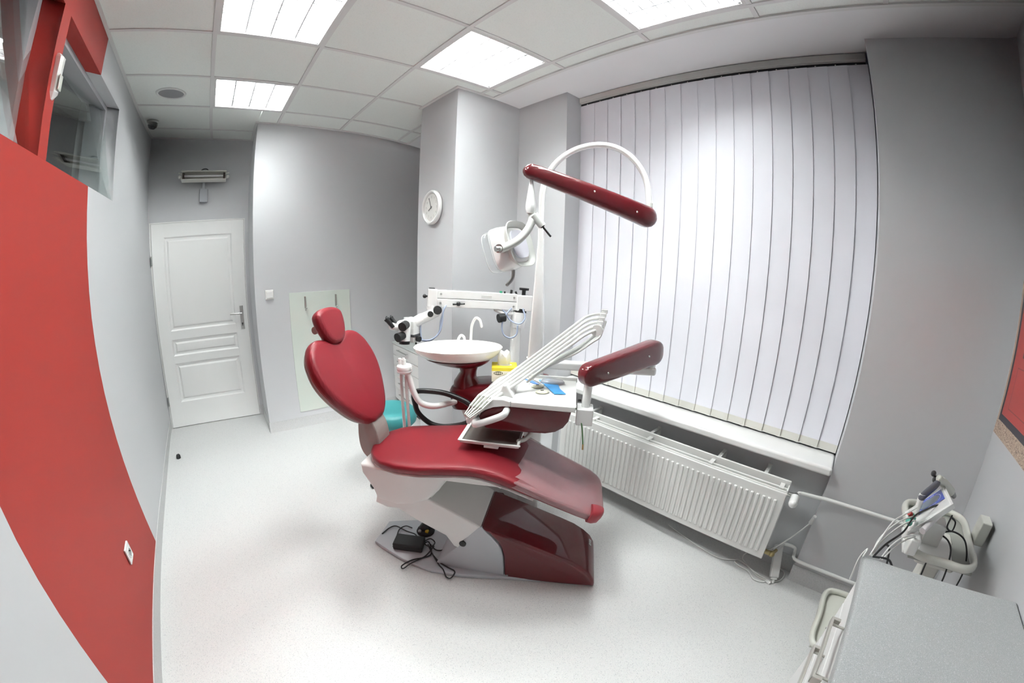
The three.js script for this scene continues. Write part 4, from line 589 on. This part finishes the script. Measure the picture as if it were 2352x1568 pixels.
// ------------------------------------------------------------------ microscope on its stand
{
  const o = [1.76, 0, -1.945], t = thing('dental_microscope', 'white dental microscope on a long horizontal arm behind the spittoon', 'microscope', o), Q = (p) => [p[0] - o[0], p[1] - o[1], p[2] - o[2]], R = (a, b, r, r2, n) => rod(Q(a), Q(b), r, r2, n), Tq = (l, r, op) => tube(l.map(Q), r, op);
  part(t, 'pole', R([1.76, .10, -1.945], [1.785, 1.19, -1.962], .036, .034, 24), white);
  part(t, 'pole_head', [R([1.80, 1.13, -1.962], [1.812, 1.235, -1.962], .052, .056, 28)], whiteGloss); part(t, 'pole_ring', R([1.818, 1.236, -1.962], [1.820, 1.262, -1.961], .045, .045, 28), black);
  part(t, 'lock_knob', [R([1.70, 1.205, -1.985], [1.655, 1.20, -1.995], .030, .030, 22)], black); part(t, 'lock_arm', Tq([[1.80, 1.24, -1.965], [1.72, 1.225, -1.98], [1.655, 1.255, -2.03]], .012), white);
  part(t, 'foot_ring', [R([1.76, .08, -1.945], [1.76, .13, -1.945], .07, .06, 28)], darkGrey);
  for (let i = 0; i < 5; i++) { const a = i * 2 * PI / 5 + 2.58, x = .27 * Math.cos(a), z = .27 * Math.sin(a); const l = part(t, 'foot_leg', rod([.04 * Math.cos(a), .105, .04 * Math.sin(a)], [x, .085, z], .028, .02, 12), paleGrey); part(l, 'caster', [at(new THREE.CylinderGeometry(.03, .03, .022, 20).rotateX(PI / 2).rotateY(-a), x - .01, .03, z), rod([x, .05, z], [x, .09, z], .01)], black); }
  // parallel arm
  const A = [1.845, 1.304, -1.948], B = [1.272, 1.338, -2.227], ex = norm([B[0] - A[0], B[1] - A[1], B[2] - A[2]]), ez = norm(cross(ex, [0, 1, 0])), ey = cross(ez, ex), L = Math.hypot(B[0] - A[0], B[1] - A[1], B[2] - A[2]), O = (g) => orient(g, Q(A), ex, ey, ez);
  part(t, 'arm_end', O(join([rbox(-.045, .065, -.058, .050, -.04, .04, .008, 3)])), whiteGloss); part(t, 'arm_beam', [O(rbox(.062, L - .035, .002, .055, -.032, .032, .005)), O(rbox(.062, L - .035, -.056, -.001, -.032, .032, .005))], whiteGloss); part(t, 'arm_head', O(rbox(L - .038, L + .026, -.062, .060, -.036, .036, .01, 3)), whiteGloss);
  part(t, 'head_cap', O(rbox(L - .02, L + .018, .058, .066, -.02, .02, .003)), black);
  for (const [x, y] of [[.085, .03], [.085, -.03], [L - .06, .03], [L - .06, -.03]]) part(t, 'arm_bolt', O(rod([x, y, -.034], [x, y, -.030], .007)), steel);
  part(t, 'tension_knob', [O(rod([.01, .05, 0], [.01, .085, 0], .014)), O(rod([.01, .083, 0], [.01, .098, 0], .034, .034, 22))], black); for (const [a, b, r] of [[[.10, .055, 0], [.10, .078, -.005], .009], [[.145, .055, 0], [.145, .066, 0], .006], [[.06, .05, 0], [.07, .07, 0], .007]]) part(t, 'dial', O(rod(a, b, r)), black); part(t, 'indicator', O(rbox(.165, .18, .055, .068, -.01, .01, .002)), M([.03, .3, .16], .4), 'green indicator');
  part(t, 'lever', [O(rod([.42, -.026, -.046], [.50, -.032, -.046], .005, .007)), O(ball([.462, -.028, -.044], .015))], black); part(t, 'side_screw', [R([1.26, 1.348, -2.236], [1.235, 1.348, -2.25], .006), ball(Q([1.235, 1.348, -2.25]), .014)], black);
  part(t, 'name_strip', O(rbox(.24, .31, .018, .034, -.0335, -.0318, .0005)), M([.62, .62, .60], .4));
  // elbow and head
  part(t, 'elbow', [R([1.272, 1.285, -2.225], [1.282, 1.222, -2.208], .036, .038, 22), Tq([[1.285, 1.245, -2.195], [1.235, 1.222, -2.205], [1.185, 1.202, -2.222]], .034, { n: 14 }), Tq([[1.19, 1.205, -2.22], [1.15, 1.182, -2.232], [1.11, 1.165, -2.245]], .036, { n: 14 })], whiteGloss);
  part(t, 'elbow_knob', R([1.285, 1.262, -2.175], [1.275, 1.263, -2.150], .028, .028, 22), black); part(t, 'elbow_knob', R([1.236, 1.24, -2.18], [1.226, 1.24, -2.158], .019, .019, 20), black);
  part(t, 'scope_body', [R([1.078, 1.20, -2.225], [1.066, 1.075, -2.216], .040, .038, 22), Tq([[1.13, 1.185, -2.245], [1.085, 1.175, -2.235], [1.05, 1.172, -2.228]], .036, { n: 14 }), R([1.105, 1.19, -2.243], [1.107, 1.218, -2.243], .026, .026, 20)], whiteGloss);
  part(t, 'binocular', [Tq([[1.055, 1.175, -2.228], [1.02, 1.165, -2.235], [.995, 1.17, -2.242]], .026, { n: 12 })], whiteGloss);
  for (const [a, b] of [[[.993, 1.168, -2.220], [.955, 1.224, -2.243]], [[1.022, 1.180, -2.238], [.992, 1.224, -2.262]]]) { const e = part(t, 'eyepiece', [R(a, b, .013, .0155, 16), R(lerp3(a, b, .8), b, .017, .0175, 16)], black); part(e, 'eye_shield', R(b, [b[0] + .006, b[1] + .014, b[2] - .006], .006, .004), rubber); }
  part(t, 'focus_knob', [R([1.072, 1.183, -2.20], [1.03, 1.174, -2.17], .027, .029, 20)], blackSoft); part(t, 'focus_knob', [R([1.050, 1.116, -2.20], [1.0, 1.108, -2.18], .025, .029, 20)], blackSoft); part(t, 'objective', R([1.066, 1.078, -2.216], [1.064, 1.055, -2.215], .036, .034, 22), black);
  part(t, 'camera_block', [O(rbox(0, .001, 0, .001, 0, .001, .0001)), ...[rbox(-.035, .035, -.075, .065, -.03, .03, .006)].map((g) => g.rotateY(.45).translate(...Q([1.135, 1.135, -2.228])))].slice(1), white); part(t, 'strap', [rbox(-.04, .04, -.008, .008, -.034, .034, .003)].map((g) => g.rotateY(.45).translate(...Q([1.135, 1.105, -2.226]))), darkGrey); part(t, 'side_knob', [R([1.148, 1.083, -2.195], [1.155, 1.082, -2.175], .018, .018, 18), ball(Q([1.135, 1.055, -2.19]), .007)], black);
  for (const l of [[[1.344, 1.289, -2.16], [1.320, 1.253, -2.155], [1.307, 1.184, -2.147], [1.283, 1.115, -2.146], [1.234, 1.074, -2.164], [1.185, 1.072, -2.191], [1.178, 1.102, -2.202], [1.183, 1.171, -2.215]], [[1.345, 1.285, -2.17], [1.306, 1.196, -2.161], [1.289, 1.121, -2.156], [1.252, 1.077, -2.167], [1.213, 1.061, -2.185], [1.155, 1.080, -2.195]], [[1.674, 1.275, -2.010], [1.702, 1.239, -1.983], [1.724, 1.188, -1.953], [1.761, 1.167, -1.90], [1.799, 1.206, -1.888], [1.803, 1.262, -1.915]], [[1.736, 1.265, -1.96], [1.701, 1.227, -1.968], [1.673, 1.160, -1.977], [1.675, 1.094, -1.959], [1.706, 1.072, -1.926], [1.739, 1.096, -1.903], [1.751, 1.154, -1.907]]]) part(t, 'cable', Tq(l, .0055, { n: 8, seg: 50 }), cableBlue, 'blue-grey cable loop');
}
// ------------------------------------------------------------------ stool and drawer unit behind
{
  let t = thing('operator_stool', 'round teal padded stool behind the chair back', 'stool', [1.025, 0, -2.42]);
  part(t, 'seat', lathe([[0, .443], [.145, .443], [.170, .450], [.187, .468], [.193, .500], [.185, .535], [.162, .556], [.11, .566], [0, .568]], [0, 0, 0], 48), teal);
  part(t, 'column', [rod([0, .10, 0], [0, .36, 0], .024), rod([0, .36, 0], [0, .45, 0], .014)], chrome); part(t, 'lever', [rod([.0, .425, 0], [-.03, .41, .03], .005), ball([-.03, .405, .03], .018), rbox(-.02, .03, .375, .39, -.02, .02, .004)], black);
  for (let i = 0; i < 5; i++) { const a = i * 2 * PI / 5 + .3, x = .21 * Math.cos(a), z = .21 * Math.sin(a), l = part(t, 'foot_leg', rod([.02 * Math.cos(a), .105, .02 * Math.sin(a)], [x, .075, z], .02, .014, 10), chrome); part(l, 'caster', [at(new THREE.CylinderGeometry(.025, .025, .02, 18).rotateX(PI / 2).rotateY(-a), x - .01, .025, z), rod([x, .04, z], [x, .08, z], .008)], black); }
  t = thing('drawer_unit', 'white drawer unit with slim steel handles in the alcove behind the column', 'cabinet', [1.86, 0, -3.3]);
  const Z0 = ZP + .008 + 3.3, Z1 = -2.86 + 3.3, XF = -.21;
  part(t, 'carcass', [box(XF + .022, .20, .085, .71, Z0, Z1)], whiteMatt); part(t, 'plinth', box(XF + .05, .19, 0, .085, Z0 + .01, Z1 - .01), darkGrey); part(t, 'top_board', rbox(XF - .004, .205, .71, .728, Z0, Z1, .004), M([.66, .70, .68], .4)); part(t, 'upstand', box(.10, .205, .728, .77, Z0, Z0 + .18), M([.62, .68, .66], .4));
  for (const [a, b] of [[.595, .705], [.475, .59], [.355, .47], [.225, .35], [.09, .22]]) { const d = part(t, 'drawer', rbox(XF, XF + .02, a, b, Z0 + .003, Z1 - .003, .002), whiteMatt), y = b - .035, zc = Z0 + .28; part(d, 'handle', [rod([XF - .025, y, zc - .11], [XF - .025, y, zc + .11], .006), rod([XF - .025, y, zc - .1], [XF, y, zc - .1], .004), rod([XF - .025, y, zc + .1], [XF, y, zc + .1], .004)], steel); }
}

// ------------------------------------------------------------------ put every straight drawing into the bowed room
{
  scene.updateMatrixWorld(true);
  const e = 1e-3, cut = new Map(), p = V3(), nrm = V3(), J = new THREE.Matrix3(), Nm = new THREE.Matrix3();
  const refine = (g, edge) => { const b = g.boundingBox || (g.computeBoundingBox(), g.boundingBox), s = b.getSize(V3()); return Math.max(s.x, s.y, s.z) > edge ? clean(new TessellateModifier(edge, 16).modify(g)) : g; };
  for (const top of [...scene.children]) {
    if (top.isLight) continue;
    const meshes = []; top.traverse((m) => m.isMesh && meshes.push(m));
    const o = top.position.toArray(), O = bow(...o), edge = top.userData.kind === 'structure' ? .16 : .12, done = [];
    for (const m of meshes) {
      m.geometry.computeBoundingBox();
      const g = refine(m.geometry.clone(), edge), P = g.attributes.position, N = g.attributes.normal, U = g.attributes.uv, W = m.matrixWorld, NW = new THREE.Matrix3().getNormalMatrix(W), s = INMETRES.get(m.material);
      for (let i = 0; i < P.count; i++) {
        p.fromBufferAttribute(P, i).applyMatrix4(W); nrm.fromBufferAttribute(N, i).applyMatrix3(NW).normalize();
        if (s) { const a = [Math.abs(nrm.x), Math.abs(nrm.y), Math.abs(nrm.z)]; a[0] >= a[1] && a[0] >= a[2] ? U.setXY(i, p.z / s, p.y / s) : a[1] >= a[2] ? U.setXY(i, p.x / s, p.z / s) : U.setXY(i, p.x / s, p.y / s); }
        if (FLAT.has(m)) {
          const b = m.geometry.boundingBox, c = bow(-.823, 2.33, (b.min.z + b.max.z) / 2), q = bow(-.823, p.y, p.z), n = [.9962, .0650, .0575];
          P.setXYZ(i, c[0] - (n[1] * (q[1] - c[1]) + n[2] * (q[2] - c[2])) / n[0] + p.x + .823 - O[0], q[1] - O[1], q[2] - O[2]);
          if (Math.abs(nrm.x) > .5) N.setXYZ(i, ...n.map((v) => v * Math.sign(nrm.x))); continue;
        }
        const q = bow(p.x, p.y, p.z), qx = bow(p.x + e, p.y, p.z), qy = bow(p.x, p.y + e, p.z), qz = bow(p.x, p.y, p.z + e);
        J.set(qx[0] - q[0], qy[0] - q[0], qz[0] - q[0], qx[1] - q[1], qy[1] - q[1], qz[1] - q[1], qx[2] - q[2], qy[2] - q[2], qz[2] - q[2]).multiplyScalar(1 / e);
        Nm.copy(J).invert().transpose(); nrm.applyMatrix3(Nm).normalize();
        P.setXYZ(i, q[0] - O[0], q[1] - O[1], q[2] - O[2]); N.setXYZ(i, nrm.x, nrm.y, nrm.z);
      }
      done.push([m, mergeVertices(g, 1e-6)]);
    }
    top.position.set(...O); top.rotation.set(0, 0, 0);
    for (const [m, g] of done) { m.geometry = g; m.position.set(0, 0, 0); m.rotation.set(0, 0, 0); m.scale.set(1, 1, 1); }
  }
}
renderer.render(scene, camera);
